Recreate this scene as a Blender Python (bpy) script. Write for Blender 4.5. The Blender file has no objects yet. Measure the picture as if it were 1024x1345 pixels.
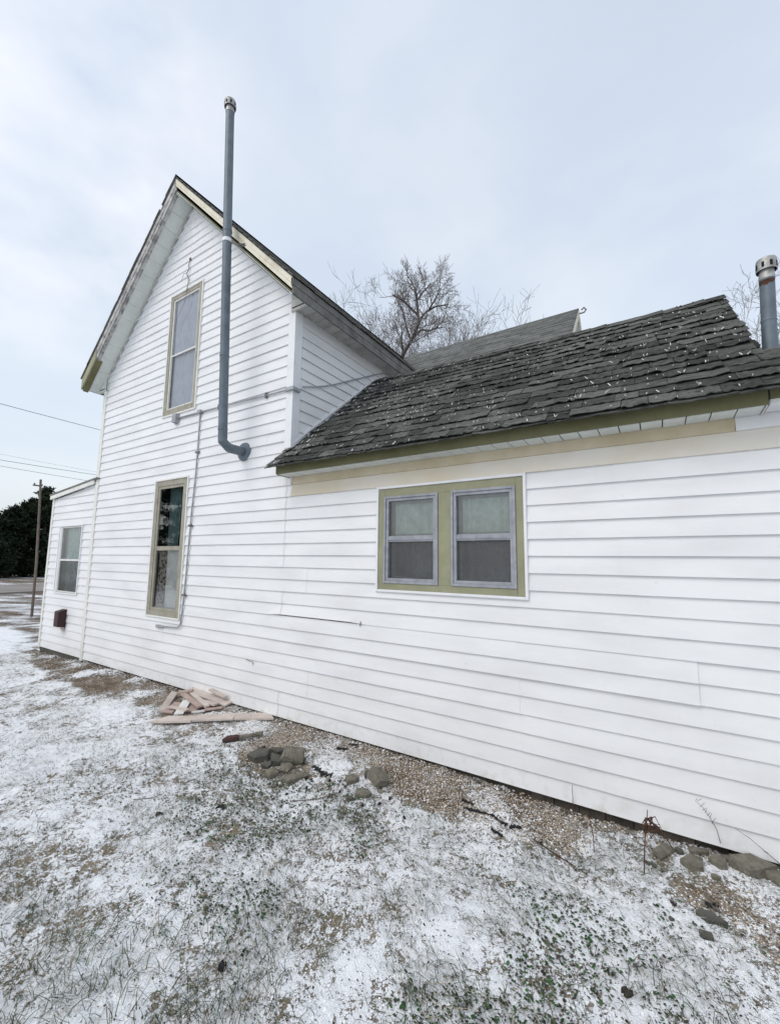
import bpy, bmesh, math, random
import numpy as np
from mathutils import Vector, Matrix, noise as mnoise

random.seed(7); RS = np.random.RandomState(11)
sc = bpy.context.scene
COL = sc.collection

# ------------------------------------------------------------------ camera
FPX, PITCH, ROLL, YAW = 552.72, 0.116266, 0.0114235, -0.566271
CAM = Vector((0, -3.243, 1.70))
_f = Vector((math.sin(YAW), math.cos(YAW), 0)); _r = Vector((math.cos(YAW), -math.sin(YAW), 0)); _u = Vector((0, 0, 1))
FW = _f*math.cos(PITCH) + _u*math.sin(PITCH); _u2 = _u*math.cos(PITCH) - _f*math.sin(PITCH)
RT = _r*math.cos(ROLL) + _u2*math.sin(ROLL); UP = _u2*math.cos(ROLL) - _r*math.sin(ROLL)
cd = bpy.data.cameras.new('camera'); cam = bpy.data.objects.new('camera', cd); COL.objects.link(cam)
cd.sensor_fit = 'HORIZONTAL'; cd.sensor_width = 36; cd.lens = FPX/1024*36; cd.clip_start = 0.05; cd.clip_end = 3000
cam.matrix_world = Matrix(((RT.x, UP.x, -FW.x, CAM.x), (RT.y, UP.y, -FW.y, CAM.y), (RT.z, UP.z, -FW.z, CAM.z), (0, 0, 0, 1)))
sc.camera = cam

def ray(x, y): return FW + RT*((x-512)/FPX) - UP*((y-672.5)/FPX)
def pl(x, y, ax, v):
    d = ray(x, y); return CAM + d*((v-CAM[ax])/d[ax])

# ------------------------------------------------------------------ numpy noise
_T = RS.rand(256, 256)
def vn(x, y):
    x = np.asarray(x, float); y = np.asarray(y, float)
    xi = np.floor(x).astype(int); yi = np.floor(y).astype(int); fx = x-xi; fy = y-yi
    fx = fx*fx*(3-2*fx); fy = fy*fy*(3-2*fy)
    a = _T[xi & 255, yi & 255]; b = _T[(xi+1) & 255, yi & 255]; c = _T[xi & 255, (yi+1) & 255]; d = _T[(xi+1) & 255, (yi+1) & 255]
    return (a*(1-fx)+b*fx)*(1-fy)+(c*(1-fx)+d*fx)*fy
def fbm(x, y, o=4, g=.5):
    s = 0; a = 1; t = 0
    for i in range(o):
        s = s + a*vn(x*2**i+17.3*i, y*2**i+9.1*i); t += a; a *= g
    return s/t
def sm(a, b, x):
    t = np.clip((x-a)/(b-a), 0, 1); return t*t*(3-2*t)

def gh(x, y):
    "ground height"
    x = np.asarray(x, float); y = np.asarray(y, float)
    w = np.interp(x, [-9.6, -8.4, -7.4, -3, -1.6, -.9, -.1, .2], [.0, .02, .07, .075, .07, .035, .02, .045])
    h = w*sm(-1.1, -.05, y)
    h = h + (fbm(x*1.6+5, y*1.6, 3)-.5)*.05*sm(.0, -1.0, y) + (fbm(x*9, y*9+40, 3)-.5)*.016
    far = sm(-12, -40, x)
    return h*(1-far)+far*0.0
def grit_mask(x, y):
    x = np.asarray(x, float); y = np.asarray(y, float)
    w = np.interp(x, [-12, -9.6, -8, -6.5, -5, -4, -3, -2.2, -1.2, -.7, -.3, 0, .15, .6], [-.6, .15, .55, .75, .55, .52, .72, .50, .62, .42, .16, .05, .0, .0])
    n = (fbm(x*2.1+3, y*3+8, 4)-.5)*1.1
    m = sm(.12, -.12, -y - w - n*.6)
    m2 = sm(.3, .12, np.hypot((x-.38)/1.5, (y+.45))+ (fbm(x*5, y*5, 2)-.5)*.2)
    return np.maximum(m, m2*.8)
def snow_cover(x, y):
    g = grit_mask(x, y)
    n = fbm(x*1.3+30, y*1.3+12, 4)
    n2 = fbm(x*6+11, y*6+45, 3)
    s = .74 + (n-.5)*.55 + (n2-.5)*.60 + .22*sm(-9, -13, x)
    s = s*(1-g) + g*(.44+(fbm(x*3+9, y*3+2, 4)-.5)*1.9)
    return np.clip(s, 0, 1)
def clover_mask(x, y):
    n = fbm(x*2.3+77, y*2.3+31, 3)
    reg = sm(-4.2, -2.6, x)*sm(-.45, -.8, y)*sm(-2.1, -1.5, y)
    return sm(.50, .60, n)*reg*(1-grit_mask(x, y)*.8)

# ------------------------------------------------------------------ materials
def mat(name, col=(.5, .5, .5), rough=.7, metal=0, var=0, vscale=5, bump=0, bscale=60, col2=None, spec=.3, island=0, detail=6, th=(.35, .65)):
    m = bpy.data.materials.new(name); m.use_nodes = True; nt = m.node_tree; N = nt.nodes; L = nt.links
    b = N['Principled BSDF']; b.inputs['Roughness'].default_value = rough; b.inputs['Metallic'].default_value = metal
    b.inputs['Specular IOR Level'].default_value = spec
    b.inputs['Base Color'].default_value = (*col, 1)
    out = None
    tc = N.new('ShaderNodeTexCoord')
    if col2 or var:
        nz = N.new('ShaderNodeTexNoise'); nz.inputs['Scale'].default_value = vscale; nz.inputs['Detail'].default_value = detail; nz.inputs['Roughness'].default_value = .65
        L.new(tc.outputs['Object'], nz.inputs['Vector'])
        mr = N.new('ShaderNodeMapRange'); mr.inputs[1].default_value = th[0]; mr.inputs[2].default_value = th[1]
        L.new(nz.outputs['Fac'], mr.inputs[0])
        mx = N.new('ShaderNodeMix'); mx.data_type = 'RGBA'
        c2 = col2 or tuple(c*(1-var) for c in col)
        mx.inputs[6].default_value = (*col, 1); mx.inputs[7].default_value = (*c2, 1)
        L.new(mr.outputs[0], mx.inputs[0]); out = mx.outputs[2]
    if island:
        g = N.new('ShaderNodeNewGeometry'); hs = N.new('ShaderNodeMapRange'); hs.inputs[3].default_value = 1-island; hs.inputs[4].default_value = 1+island
        L.new(g.outputs['Random Per Island'], hs.inputs[0])
        mm = N.new('ShaderNodeMix'); mm.data_type = 'RGBA'; mm.blend_type = 'MULTIPLY'; mm.inputs[0].default_value = 1
        cb = N.new('ShaderNodeCombineColor')
        for i in range(3): L.new(hs.outputs[0], cb.inputs[i])
        if out: L.new(out, mm.inputs[6])
        else: mm.inputs[6].default_value = (*col, 1)
        L.new(cb.outputs[0], mm.inputs[7]); out = mm.outputs[2]
    if out: L.new(out, b.inputs['Base Color'])
    if bump:
        n2 = N.new('ShaderNodeTexNoise'); n2.inputs['Scale'].default_value = bscale; n2.inputs['Detail'].default_value = 5
        L.new(tc.outputs['Object'], n2.inputs['Vector'])
        bp = N.new('ShaderNodeBump'); bp.inputs['Strength'].default_value = bump; bp.inputs['Distance'].default_value = .01
        L.new(n2.outputs['Fac'], bp.inputs['Height']); L.new(bp.outputs[0], b.inputs['Normal'])
    return m

def siding_mat(name, col, dirt, stain=None):
    m = bpy.data.materials.new(name); m.use_nodes = True; nt = m.node_tree; N = nt.nodes; L = nt.links
    b = N['Principled BSDF']; b.inputs['Roughness'].default_value = .42; b.inputs['Specular IOR Level'].default_value = .35
    tc = N.new('ShaderNodeTexCoord')
    mp = N.new('ShaderNodeMapping'); mp.inputs['Scale'].default_value = (.9, .9, 3.0); L.new(tc.outputs['Object'], mp.inputs[0])
    nz = N.new('ShaderNodeTexNoise'); nz.inputs['Scale'].default_value = 1.6; nz.inputs['Detail'].default_value = 7; L.new(mp.outputs[0], nz.inputs['Vector'])
    mr = N.new('ShaderNodeMapRange'); mr.inputs[1].default_value = .42; mr.inputs[2].default_value = .78; L.new(nz.outputs['Fac'], mr.inputs[0])
    mx = N.new('ShaderNodeMix'); mx.data_type = 'RGBA'; mx.inputs[6].default_value = (*col, 1); mx.inputs[7].default_value = (*dirt, 1); L.new(mr.outputs[0], mx.inputs[0])
    # small scuffs
    n3 = N.new('ShaderNodeTexNoise'); n3.inputs['Scale'].default_value = 23; n3.inputs['Detail'].default_value = 3; L.new(tc.outputs['Object'], n3.inputs['Vector'])
    m3 = N.new('ShaderNodeMapRange'); m3.inputs[1].default_value = .70; m3.inputs[2].default_value = .80; m3.inputs[4].default_value = .35; L.new(n3.outputs['Fac'], m3.inputs[0])
    mx2 = N.new('ShaderNodeMix'); mx2.data_type = 'RGBA'; mx2.inputs[7].default_value = (.52, .50, .44, 1); L.new(mx.outputs[2], mx2.inputs[6]); L.new(m3.outputs[0], mx2.inputs[0])
    last = mx2.outputs[2]
    # splash of soil on the lowest boards (real dirt, own shape)
    sx = N.new('ShaderNodeSeparateXYZ'); L.new(tc.outputs['Object'], sx.inputs[0])
    r = N.new('ShaderNodeMapRange'); r.inputs[1].default_value = .28; r.inputs[2].default_value = .08; L.new(sx.outputs['Z'], r.inputs[0])
    n4 = N.new('ShaderNodeTexNoise'); n4.inputs['Scale'].default_value = 14; n4.inputs['Detail'].default_value = 8; L.new(tc.outputs['Object'], n4.inputs['Vector'])
    m4 = N.new('ShaderNodeMapRange'); m4.inputs[1].default_value = .5; m4.inputs[2].default_value = .75; m4.inputs[4].default_value = .55; L.new(n4.outputs['Fac'], m4.inputs[0])
    mu = N.new('ShaderNodeMath'); mu.operation = 'MULTIPLY'; L.new(r.outputs[0], mu.inputs[0]); L.new(m4.outputs[0], mu.inputs[1])
    mx3 = N.new('ShaderNodeMix'); mx3.data_type = 'RGBA'; mx3.inputs[7].default_value = (.5, .46, .38, 1); L.new(last, mx3.inputs[6]); L.new(mu.outputs[0], mx3.inputs[0]); last = mx3.outputs[2]
    if stain:
        n5 = N.new('ShaderNodeTexNoise'); n5.inputs['Scale'].default_value = 1.1; n5.inputs['Detail'].default_value = 5; L.new(tc.outputs['Object'], n5.inputs['Vector'])
        m5 = N.new('ShaderNodeMapRange'); m5.inputs[1].default_value = .25; m5.inputs[2].default_value = .68; L.new(n5.outputs['Fac'], m5.inputs[0])
        fx = N.new('ShaderNodeMapRange'); fx.inputs[1].default_value = .95; fx.inputs[2].default_value = .0; L.new(sx.outputs['X'], fx.inputs[0])
        mu2 = N.new('ShaderNodeMath'); mu2.operation = 'MULTIPLY'; L.new(m5.outputs[0], mu2.inputs[0]); L.new(fx.outputs[0], mu2.inputs[1])
        mx4 = N.new('ShaderNodeMix'); mx4.data_type = 'RGBA'; mx4.inputs[7].default_value = (*stain, 1); L.new(last, mx4.inputs[6]); L.new(mu2.outputs[0], mx4.inputs[0]); last = mx4.outputs[2]
    L.new(last, b.inputs['Base Color'])
    n6 = N.new('ShaderNodeTexNoise'); n6.inputs['Scale'].default_value = 55; n6.inputs['Detail'].default_value = 3
    mp6 = N.new('ShaderNodeMapping'); mp6.inputs['Scale'].default_value = (.25, .25, 3); L.new(tc.outputs['Object'], mp6.inputs[0]); L.new(mp6.outputs[0], n6.inputs['Vector'])
    bp = N.new('ShaderNodeBump'); bp.inputs['Strength'].default_value = .25; bp.inputs['Distance'].default_value = .002
    L.new(n6.outputs['Fac'], bp.inputs['Height']); L.new(bp.outputs[0], b.inputs['Normal'])
    return m

def glass_mat(name, tint=(.9, .93, .95), tr=.85, gl=(1, 1, 1), base=.06):
    m = bpy.data.materials.new(name); m.use_nodes = True; nt = m.node_tree; N = nt.nodes; L = nt.links
    N.remove(N['Principled BSDF']); o = N['Material Output']
    t = N.new('ShaderNodeBsdfTransparent'); t.inputs[0].default_value = (*[c*tr for c in tint], 1)
    g = N.new('ShaderNodeBsdfGlossy'); g.inputs['Roughness'].default_value = .02; g.inputs[0].default_value = (*gl, 1)
    fr = N.new('ShaderNodeFresnel'); fr.inputs[0].default_value = 1.5
    ad = N.new('ShaderNodeMath'); ad.operation = 'ADD'; ad.inputs[1].default_value = base; L.new(fr.outputs[0], ad.inputs[0])
    mx = N.new('ShaderNodeMixShader'); L.new(ad.outputs[0], mx.inputs[0]); L.new(t.outputs[0], mx.inputs[1]); L.new(g.outputs[0], mx.inputs[2]); L.new(mx.outputs[0], o.inputs[0])
    nz = N.new('ShaderNodeTexNoise'); nz.inputs['Scale'].default_value = 3; bp = N.new('ShaderNodeBump'); bp.inputs['Strength'].default_value = .15; bp.inputs['Distance'].default_value = .01
    L.new(nz.outputs['Fac'], bp.inputs['Height']); L.new(bp.outputs[0], g.inputs['Normal'])
    return m
def screen_mat(name, col, op):
    m = bpy.data.materials.new(name); m.use_nodes = True; nt = m.node_tree; N = nt.nodes; L = nt.links
    N.remove(N['Principled BSDF']); o = N['Material Output']
    t = N.new('ShaderNodeBsdfTransparent'); d = N.new('ShaderNodeBsdfDiffuse'); d.inputs[0].default_value = (*col, 1)
    mx = N.new('ShaderNodeMixShader')
    tc = N.new('ShaderNodeTexCoord'); nz = N.new('ShaderNodeTexNoise'); nz.inputs['Scale'].default_value = 7; nz.inputs['Detail'].default_value = 6; L.new(tc.outputs['Object'], nz.inputs['Vector'])
    mr = N.new('ShaderNodeMapRange'); mr.inputs[1].default_value = .35; mr.inputs[2].default_value = .75; mr.inputs[3].default_value = op-.12; mr.inputs[4].default_value = op+.12; L.new(nz.outputs['Fac'], mr.inputs[0])
    L.new(mr.outputs[0], mx.inputs[0]); L.new(t.outputs[0], mx.inputs[1]); L.new(d.outputs[0], mx.inputs[2]); L.new(mx.outputs[0], o.inputs[0])
    return m

M = {}
M['siding'] = siding_mat('white_vinyl', (.785, .788, .795), (.68, .68, .69))
M['siding_upper'] = siding_mat('white_vinyl_upper', (.76, .76, .765), (.66, .67, .67))
M['stained'] = siding_mat('stained_vinyl', (.74, .73, .71), (.66, .62, .55), stain=(.62, .53, .38))
M['frieze'] = mat('stained_cream_board', (.62, .55, .41), .7, col2=(.42, .34, .21), vscale=2.2, th=(.3, .8))
M['trim'] = mat('white_trim', (.77, .775, .79), .45, var=.12, vscale=6, th=(.5, .8))
M['creamtrim'] = mat('cream_trim', (.74, .735, .69), .55, var=.2, vscale=9, th=(.45, .8))
M['olive'] = mat('olive_paint', (.165, .16, .08), .6, col2=(.12, .115, .055), vscale=3, bump=.1, bscale=30)
M['olive_win'] = mat('olive_window_paint', (.32, .315, .205), .55, col2=(.26, .255, .165), vscale=5, bump=.1, bscale=40)
M['tanpaint'] = mat('tan_window_paint', (.37, .35, .285), .6, col2=(.27, .25, .20), vscale=7, bump=.15, bscale=40)
M['alu'] = mat('grey_aluminium', (.37, .38, .41), .5, metal=.2, col2=(.26, .27, .30), vscale=14)
M['cream_rake'] = mat('cream_rake_paint', (.72, .68, .56), .6, col2=(.52, .46, .33), vscale=3.5, bump=.2, bscale=25, th=(.45, .75))
M['peel'] = mat('peeling_grey_board', (.50, .49, .47), .8, col2=(.19, .18, .18), vscale=9, bump=.5, bscale=30, th=(.42, .62))
M['weather'] = mat('weathered_board', (.22, .215, .20), .85, col2=(.10, .10, .095), vscale=6, bump=.5, bscale=22, th=(.35, .7))
M['soffit'] = mat('soffit_boards', (.66, .69, .66), .6, var=.18, vscale=5, th=(.4, .8))
M['soffit_dirty'] = mat('dirty_soffit_boards', (.52, .52, .49), .6, col2=(.3, .29, .25), vscale=8, th=(.4, .75))
def shingle_mat():
    m = bpy.data.materials.new('weathered_black_shingles'); m.use_nodes = True; nt = m.node_tree; N = nt.nodes; L = nt.links
    b = N['Principled BSDF']; b.inputs['Roughness'].default_value = .95; b.inputs['Specular IOR Level'].default_value = .12
    tc = N.new('ShaderNodeTexCoord'); last = None
    cols = [(0, (.022, .024, .025)), (.38, (.046, .047, .043)), (.60, (.092, .095, .086)), (1, (.19, .192, .176))]
    n1 = N.new('ShaderNodeTexNoise'); n1.inputs['Scale'].default_value = 34; n1.inputs['Detail'].default_value = 8; n1.inputs['Roughness'].default_value = .78
    mp = N.new('ShaderNodeMapping'); mp.inputs['Scale'].default_value = (.45, 1.2, 1.2); L.new(tc.outputs['Object'], mp.inputs[0]); L.new(mp.outputs[0], n1.inputs['Vector'])
    g = N.new('ShaderNodeNewGeometry'); ad = N.new('ShaderNodeMath'); ad.operation = 'MULTIPLY_ADD'; ad.inputs[1].default_value = .22; L.new(g.outputs['Random Per Island'], ad.inputs[0]); L.new(n1.outputs['Fac'], ad.inputs[2])
    n3 = N.new('ShaderNodeTexNoise'); n3.inputs['Scale'].default_value = 1.3; n3.inputs['Detail'].default_value = 3; L.new(tc.outputs['Object'], n3.inputs['Vector'])
    a2 = N.new('ShaderNodeMath'); a2.operation = 'MULTIPLY_ADD'; a2.inputs[1].default_value = .5; L.new(n3.outputs['Fac'], a2.inputs[0]); L.new(ad.outputs[0], a2.inputs[2])
    mr = N.new('ShaderNodeMapRange'); mr.inputs[1].default_value = .52; mr.inputs[2].default_value = 1.12; L.new(a2.outputs[0], mr.inputs[0])
    cr = N.new('ShaderNodeValToRGB'); e = cr.color_ramp.elements; e[0].color = (*cols[0][1], 1); e[1].color = (*cols[3][1], 1)
    for p_, c_ in cols[1:3]: q = e.new(p_); q.color = (*c_, 1)
    L.new(mr.outputs[0], cr.inputs[0]); L.new(cr.outputs[0], b.inputs['Base Color'])
    bp = N.new('ShaderNodeBump'); bp.inputs['Strength'].default_value = 1; bp.inputs['Distance'].default_value = .012; L.new(n1.outputs['Fac'], bp.inputs['Height']); L.new(bp.outputs[0], b.inputs['Normal'])
    return m
M['shingle'] = shingle_mat()

M['shingle_grey'] = mat('grey_shingles', (.17, .175, .165), .95, col2=(.115, .12, .115), vscale=4, bump=.8, bscale=60, island=.16, spec=.1)
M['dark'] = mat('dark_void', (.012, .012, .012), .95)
M['found'] = mat('foundation_stone', (.12, .10, .08), .95, col2=(.05, .045, .04), vscale=8, bump=.8, bscale=25)
M['pipe'] = mat('blue_grey_pipe', (.150, .185, .215), .48, metal=.2, col2=(.105, .128, .150), vscale=6, bump=.12, bscale=30, spec=.4)
M['galv'] = mat('galvanised_cap', (.46, .46, .45), .5, metal=.5, col2=(.25, .24, .22), vscale=16, bump=.2)
M['rust'] = mat('rust', (.10, .045, .025), .9, col2=(.045, .02, .015), vscale=20, bump=.5)
M['conduit'] = mat('grey_conduit', (.43, .44, .46), .5, metal=.4, var=.3, vscale=15)
M['wire'] = mat('black_wire', (.02, .02, .02), .6)
M['curtain'] = mat('pale_green_curtain', (.58, .68, .62), .9, var=.25, vscale=12, bump=.3, bscale=30)
M['curtain_and_sky'] = mat('pale_curtain_and_sky', (.66, .66, .71), .9, var=.15, vscale=8)
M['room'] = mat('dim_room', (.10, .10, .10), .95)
M['boardpeel'] = mat('peeling_inner_sash', (.42, .38, .32), .85, col2=(.06, .045, .035), vscale=22, bump=.8, bscale=40, th=(.48, .56))
M['whiteboard'] = mat('white_board', (.80, .79, .75), .7, var=.25, vscale=6)
M['brownbox'] = mat('brown_painted_metal', (.045, .022, .022), .5, col2=(.09, .035, .025), vscale=25, th=(.6, .75))
M['glass'] = glass_mat('window_glass', tr=.97)
M['glass_dark'] = glass_mat('window_glass_dark', (.62, .72, .76), .8, base=.14)
M['screen'] = screen_mat('insect_screen', (.13, .135, .135), .55)
M['bark'] = mat('grey_bark', (.085, .072, .063), .95, col2=(.045, .04, .037), vscale=7, bump=.6, bscale=20)
M['twig'] = mat('brown_twigs', (.20, .178, .168), .95)
M['cedar'] = mat('cedar_foliage', (.032, .046, .024), .9, col2=(.012, .018, .013), vscale=.9, island=.5, spec=.1)
M['pole'] = mat('weathered_pole_wood', (.20, .165, .135), .9, col2=(.12, .095, .08), vscale=6, bump=.5)
M['road'] = mat('slushy_asphalt', (.30, .27, .245), .7, col2=(.21, .19, .175), vscale=.5)
M['stone'] = mat('olive_limestone', (.225, .208, .17), .9, col2=(.105, .098, .072), vscale=24, bump=.9, bscale=45, th=(.3, .7))
M['stone_dark'] = mat('dark_limestone', (.12, .115, .095), .9, col2=(.06, .06, .055), vscale=13, bump=.9, bscale=45, th=(.3, .7))
M['plank'] = mat('pinkish_board', (.62, .545, .49), .8, col2=(.48, .41, .365), vscale=6, bump=.3, bscale=50)
M['plank_red'] = mat('reddish_board', (.47, .36, .32), .85, col2=(.36, .27, .24), vscale=8, bump=.4, bscale=50)
M['plank_edge'] = mat('pale_board', (.76, .75, .72), .8, var=.2, vscale=8)
M['blackscrap'] = mat('black_shingle_scrap', (.022, .022, .024), .9, bump=1, bscale=80)
M['rustwood'] = mat('dark_red_brick', (.10, .055, .045), .9, col2=(.05, .03, .027), vscale=20, bump=.8)
M['clod'] = mat('dark_soil', (.045, .037, .030), .95, bump=1, bscale=50)
M['weedstem'] = mat('dead_weed_stem', (.12, .055, .035), .9, col2=(.06, .035, .025), vscale=30)
M['weedgrey'] = mat('grey_weed_stem', (.17, .14, .12), .9)
M['grass_d'] = mat('frosted_dark_grass', (.058, .074, .044), .9, island=.5)
M['grass_g'] = mat('green_grass', (.050, .105, .030), .85, island=.4)
M['grass_t'] = mat('dead_tan_grass', (.33, .28, .20), .9, island=.35)
M['grass_w'] = mat('frosted_grass', (.50, .49, .45), .9, island=.25)
M['clover'] = mat('dark_clover', (.034, .085, .028), .8, island=.55)
M['clover_b'] = mat('brown_leaf_bits', (.060, .050, .042), .9, island=.5)
M['snow'] = mat('dry_snow', (.84, .855, .88), .75, island=.06, spec=.2)
M['peb_t'] = mat('tan_gravel', (.52, .44, .34), .9, island=.4)
M['peb_g'] = mat('grey_gravel', (.34, .305, .265), .9, island=.45)
M['peb_d'] = mat('dark_gravel', (.09, .07, .052), .9, island=.5)

# ------------------------------------------------------------------ mesh builder
class MB:
    def __init__(s): s.v = []; s.f = []; s.mi = []
    def quad(s, a, b, c, d, mi=0):
        n = len(s.v); s.v += [tuple(a), tuple(b), tuple(c), tuple(d)]; s.f.append((n, n+1, n+2, n+3)); s.mi.append(mi)
    def poly(s, pts, mi=0):
        n = len(s.v); s.v += [tuple(p) for p in pts]; s.f.append(tuple(range(n, n+len(pts)))); s.mi.append(mi)
    def hexa(s, p, mi=0):
        "8 points: bottom 4 (ccw) then top 4"
        n = len(s.v); s.v += [tuple(q) for q in p]
        for f in ((3, 2, 1, 0), (4, 5, 6, 7), (0, 1, 5, 4), (1, 2, 6, 5), (2, 3, 7, 6), (3, 0, 4, 7)):
            s.f.append(tuple(n+i for i in f)); s.mi.append(mi)
    def box(s, x0, x1, y0, y1, z0, z1, mi=0):
        s.hexa([(x0, y0, z0), (x1, y0, z0), (x1, y1, z0), (x0, y1, z0), (x0, y0, z1), (x1, y0, z1), (x1, y1, z1), (x0, y1, z1)], mi)
    def frame(s, x0, x1, z0, z1, w, y0, y1, mi=0):
        l, r, t, b = w if isinstance(w, tuple) else (w,)*4
        s.box(x0, x0+l, y0, y1, z0, z1, mi); s.box(x1-r, x1, y0, y1, z0, z1, mi)
        s.box(x0+l, x1-r, y0+.0005, y1, z1-t, z1, mi); s.box(x0+l, x1-r, y0+.0005, y1, z0, z0+b, mi)
    def tube(s, pts, rad, n=10, mi=0, caps=True):
        pts = [Vector(p) for p in pts]
        if not isinstance(rad, (list, tuple)): rad = [rad]*len(pts)
        base = len(s.v); prev = None
        for i, p in enumerate(pts):
            if i == 0: d = pts[1]-p
            elif i == len(pts)-1: d = p-pts[i-1]
            else: d = (pts[i+1]-p).normalized()+(p-pts[i-1]).normalized()
            if d.length < 1e-9: d = Vector((0, 0, 1))
            d.normalize()
            if prev is None:
                a = d.orthogonal().normalized()
            else:
                a = prev - d*prev.dot(d)
                if a.length < 1e-6: a = d.orthogonal()
                a.normalize()
            prev = a; b = d.cross(a)
            for k in range(n):
                t = 2*math.pi*k/n; q = p+(a*math.cos(t)+b*math.sin(t))*rad[i]; s.v.append(tuple(q))
        for i in range(len(pts)-1):
            for k in range(n):
                k2 = (k+1) % n; s.f.append((base+i*n+k, base+i*n+k2, base+(i+1)*n+k2, base+(i+1)*n+k)); s.mi.append(mi)
        if caps:
            s.f.append(tuple(base+k for k in range(n-1, -1, -1))); s.mi.append(mi)
            e = base+(len(pts)-1)*n; s.f.append(tuple(e+k for k in range(n))); s.mi.append(mi)
    def build(s, name, mats, parent=None, smooth=False, bevel=0, angle=None):
        me = bpy.data.meshes.new(name); me.from_pydata(s.v, [], s.f)
        mats = mats if isinstance(mats, (list, tuple)) else [mats]
        for m in mats: me.materials.append(M[m] if isinstance(m, str) else m)
        if len(mats) > 1: me.polygons.foreach_set('material_index', s.mi)
        if smooth: me.polygons.foreach_set('use_smooth', [True]*len(me.polygons))
        me.update()
        if smooth and angle: me.set_sharp_from_angle(angle=math.radians(angle))
        o = bpy.data.objects.new(name, me); COL.objects.link(o)
        if parent: o.parent = parent; o.matrix_parent_inverse = parent.matrix_world.inverted()
        if bevel:
            b = o.modifiers.new('bevel', 'BEVEL'); b.width = bevel; b.segments = 2; b.limit_method = 'ANGLE'
        return o

def tag(o, label=None, cat=None, group=None, kind=None):
    if label: o['label'] = label
    if cat: o['category'] = cat
    if group: o['group'] = group
    if kind: o['kind'] = kind
    return o
def empty(name, loc, label=None, cat=None, group=None, parent=None):
    o = bpy.data.objects.new(name, None); COL.objects.link(o); o.location = loc; o.empty_display_size = .2
    bpy.context.view_layer.update()
    if parent: o.parent = parent; o.matrix_parent_inverse = parent.matrix_world.inverted()
    return tag(o, label, cat, group)

house = empty('farmhouse', (-5.6, 0, 0), 'white clapboard farmhouse with steep gable, low dark-shingled wing and small porch room', 'house')
bpy.context.view_layer.update()

# ------------------------------------------------------------------ siding
E0, EX = .10, .127
SEAMS = {0: [-4.06, -.37], 1: [-3.0], 2: [-.91, -5.6], 3: [-3.55, .165], 4: [-.93], 5: [-3.055], 9: [-2.476], 20: [-6.88]}
def row_seams(r, lo, hi):
    s = list(SEAMS.get(r, []))
    rr = random.Random(r*7+1)
    x = lo - rr.random()*3.6
    while x < hi:
        if all(abs(x-q) > 1.9 for q in s): s.append(x)
        x += 3.66
    return sorted(s)
def siding(name, mp, u0, u1, z0, z1, holes=(), lim=None, mats='siding', parent=None, seam=True, lift=None, stain_row=None):
    mb = MB()
    k = int(math.floor((z0-E0)/EX+1e-6))
    while E0+k*EX < z1-1e-6:
        zb = E0+k*EX; zt = zb+EX
        cuts = sorted(set([max(zb, z0), min(zt, z1)]+[h for H in holes for h in (H[2], H[3]) if max(zb, z0) < h < min(zt, z1)]))
        row = k//2; ss = row_seams(row, u0-4, u1) if seam else []
        for a, b in zip(cuts[:-1], cuts[1:]):
            zm = (a+b)/2
            iv = [(u0, u1)]
            for H in holes:
                if H[2] < zm < H[3]:
                    iv = [q for (p0, p1) in iv for q in ((p0, min(p1, H[0])), (max(p0, H[1]), p1)) if q[1]-q[0] > 1e-4]
            for (p0, p1) in iv:
                la, lb = (lim(a), lim(b)) if lim else ((-1e9, 1e9), (-1e9, 1e9))
                segs = [p0]+[x for x in ss if p0 < x < p1]+[p1]
                for q0, q1 in zip(segs[:-1], segs[1:]):
                    pi = sum(1 for x in ss if x <= q0+1e-6)
                    off = .0028*(pi % 2) + (.007 if row == 3 and -3.56 < q0 < 0 else 0)
                    n = max(1, int((q1-q0)/.22)); us = [q0+(q1-q0)*i/n for i in range(n+1)]
                    def pt(u, z, L):
                        u = min(max(u, L[0]), L[1])
                        t = (z-zb)/EX; o = (.0175*(1-t)+.0015*t)
                        o += off + .0016*(mnoise.noise(Vector((u*1.7, row*3.1, t*.5)))) 
                        if lift and lift[0] == k and lift[1] < u < lift[2]: o += .012*(1-t); z += .012*(1-t)
                        return (u, o, z + (.0012*mnoise.noise(Vector((u*.8, k*5.3, 0))) if (z == zb or z == zt) else 0))
                    for ua, ub in zip(us[:-1], us[1:]):
                        A, B, C_, D = pt(ua, a, la), pt(ub, a, la), pt(ub, b, lb), pt(ua, b, lb)
                        if abs(A[0]-B[0]) < 1e-5 and abs(C_[0]-D[0]) < 1e-5: continue
                        mb.quad(mp(*A), mp(*B), mp(*C_), mp(*D))
                        if abs(a-zb) < 1e-6 or a == cuts[0]:
                            mb.quad(mp(A[0], .0, A[2]), mp(B[0], .0, B[2]), mp(*B), mp(*A))
                    if len(segs) > 2 and q1 != p1:
                        A = pt(q1, a, la); D = pt(q1, b, lb)
                        mb.quad(mp(*A), mp(A[0], 0, A[2]), mp(D[0], 0, D[2]), mp(*D))
        k += 1
    return mb.build(name, mats, parent)
front = lambda u, o, z: (u, -o, z)
WIN = dict(low=(-6.04, -5.23, .91, 2.81), up=(-6.0, -5.19, 3.725, 5.62), dbl=(-2.195, -.825, 1.424, 2.385))
RX, RZ = -5.60, 7.20          # main ridge
def glim(z):
    h = (RZ-.22-z)
    return (RX-h, RX+h)
siding('gable_wall', front, -7.80, -3.40, .10, 6.98, [WIN['low'], WIN['up']], glim, ['siding'], house, lift=(8, -3.557, -2.36))
siding('wing_wall', front, -3.40, 1.6, .10, 2.386, [WIN['dbl']], None, 'siding', house, lift=(8, -3.557, -2.36))
siding('stained_board', front, -3.33, 1.6, 2.386, 2.513, [], None, 'stained', house, seam=False)
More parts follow.
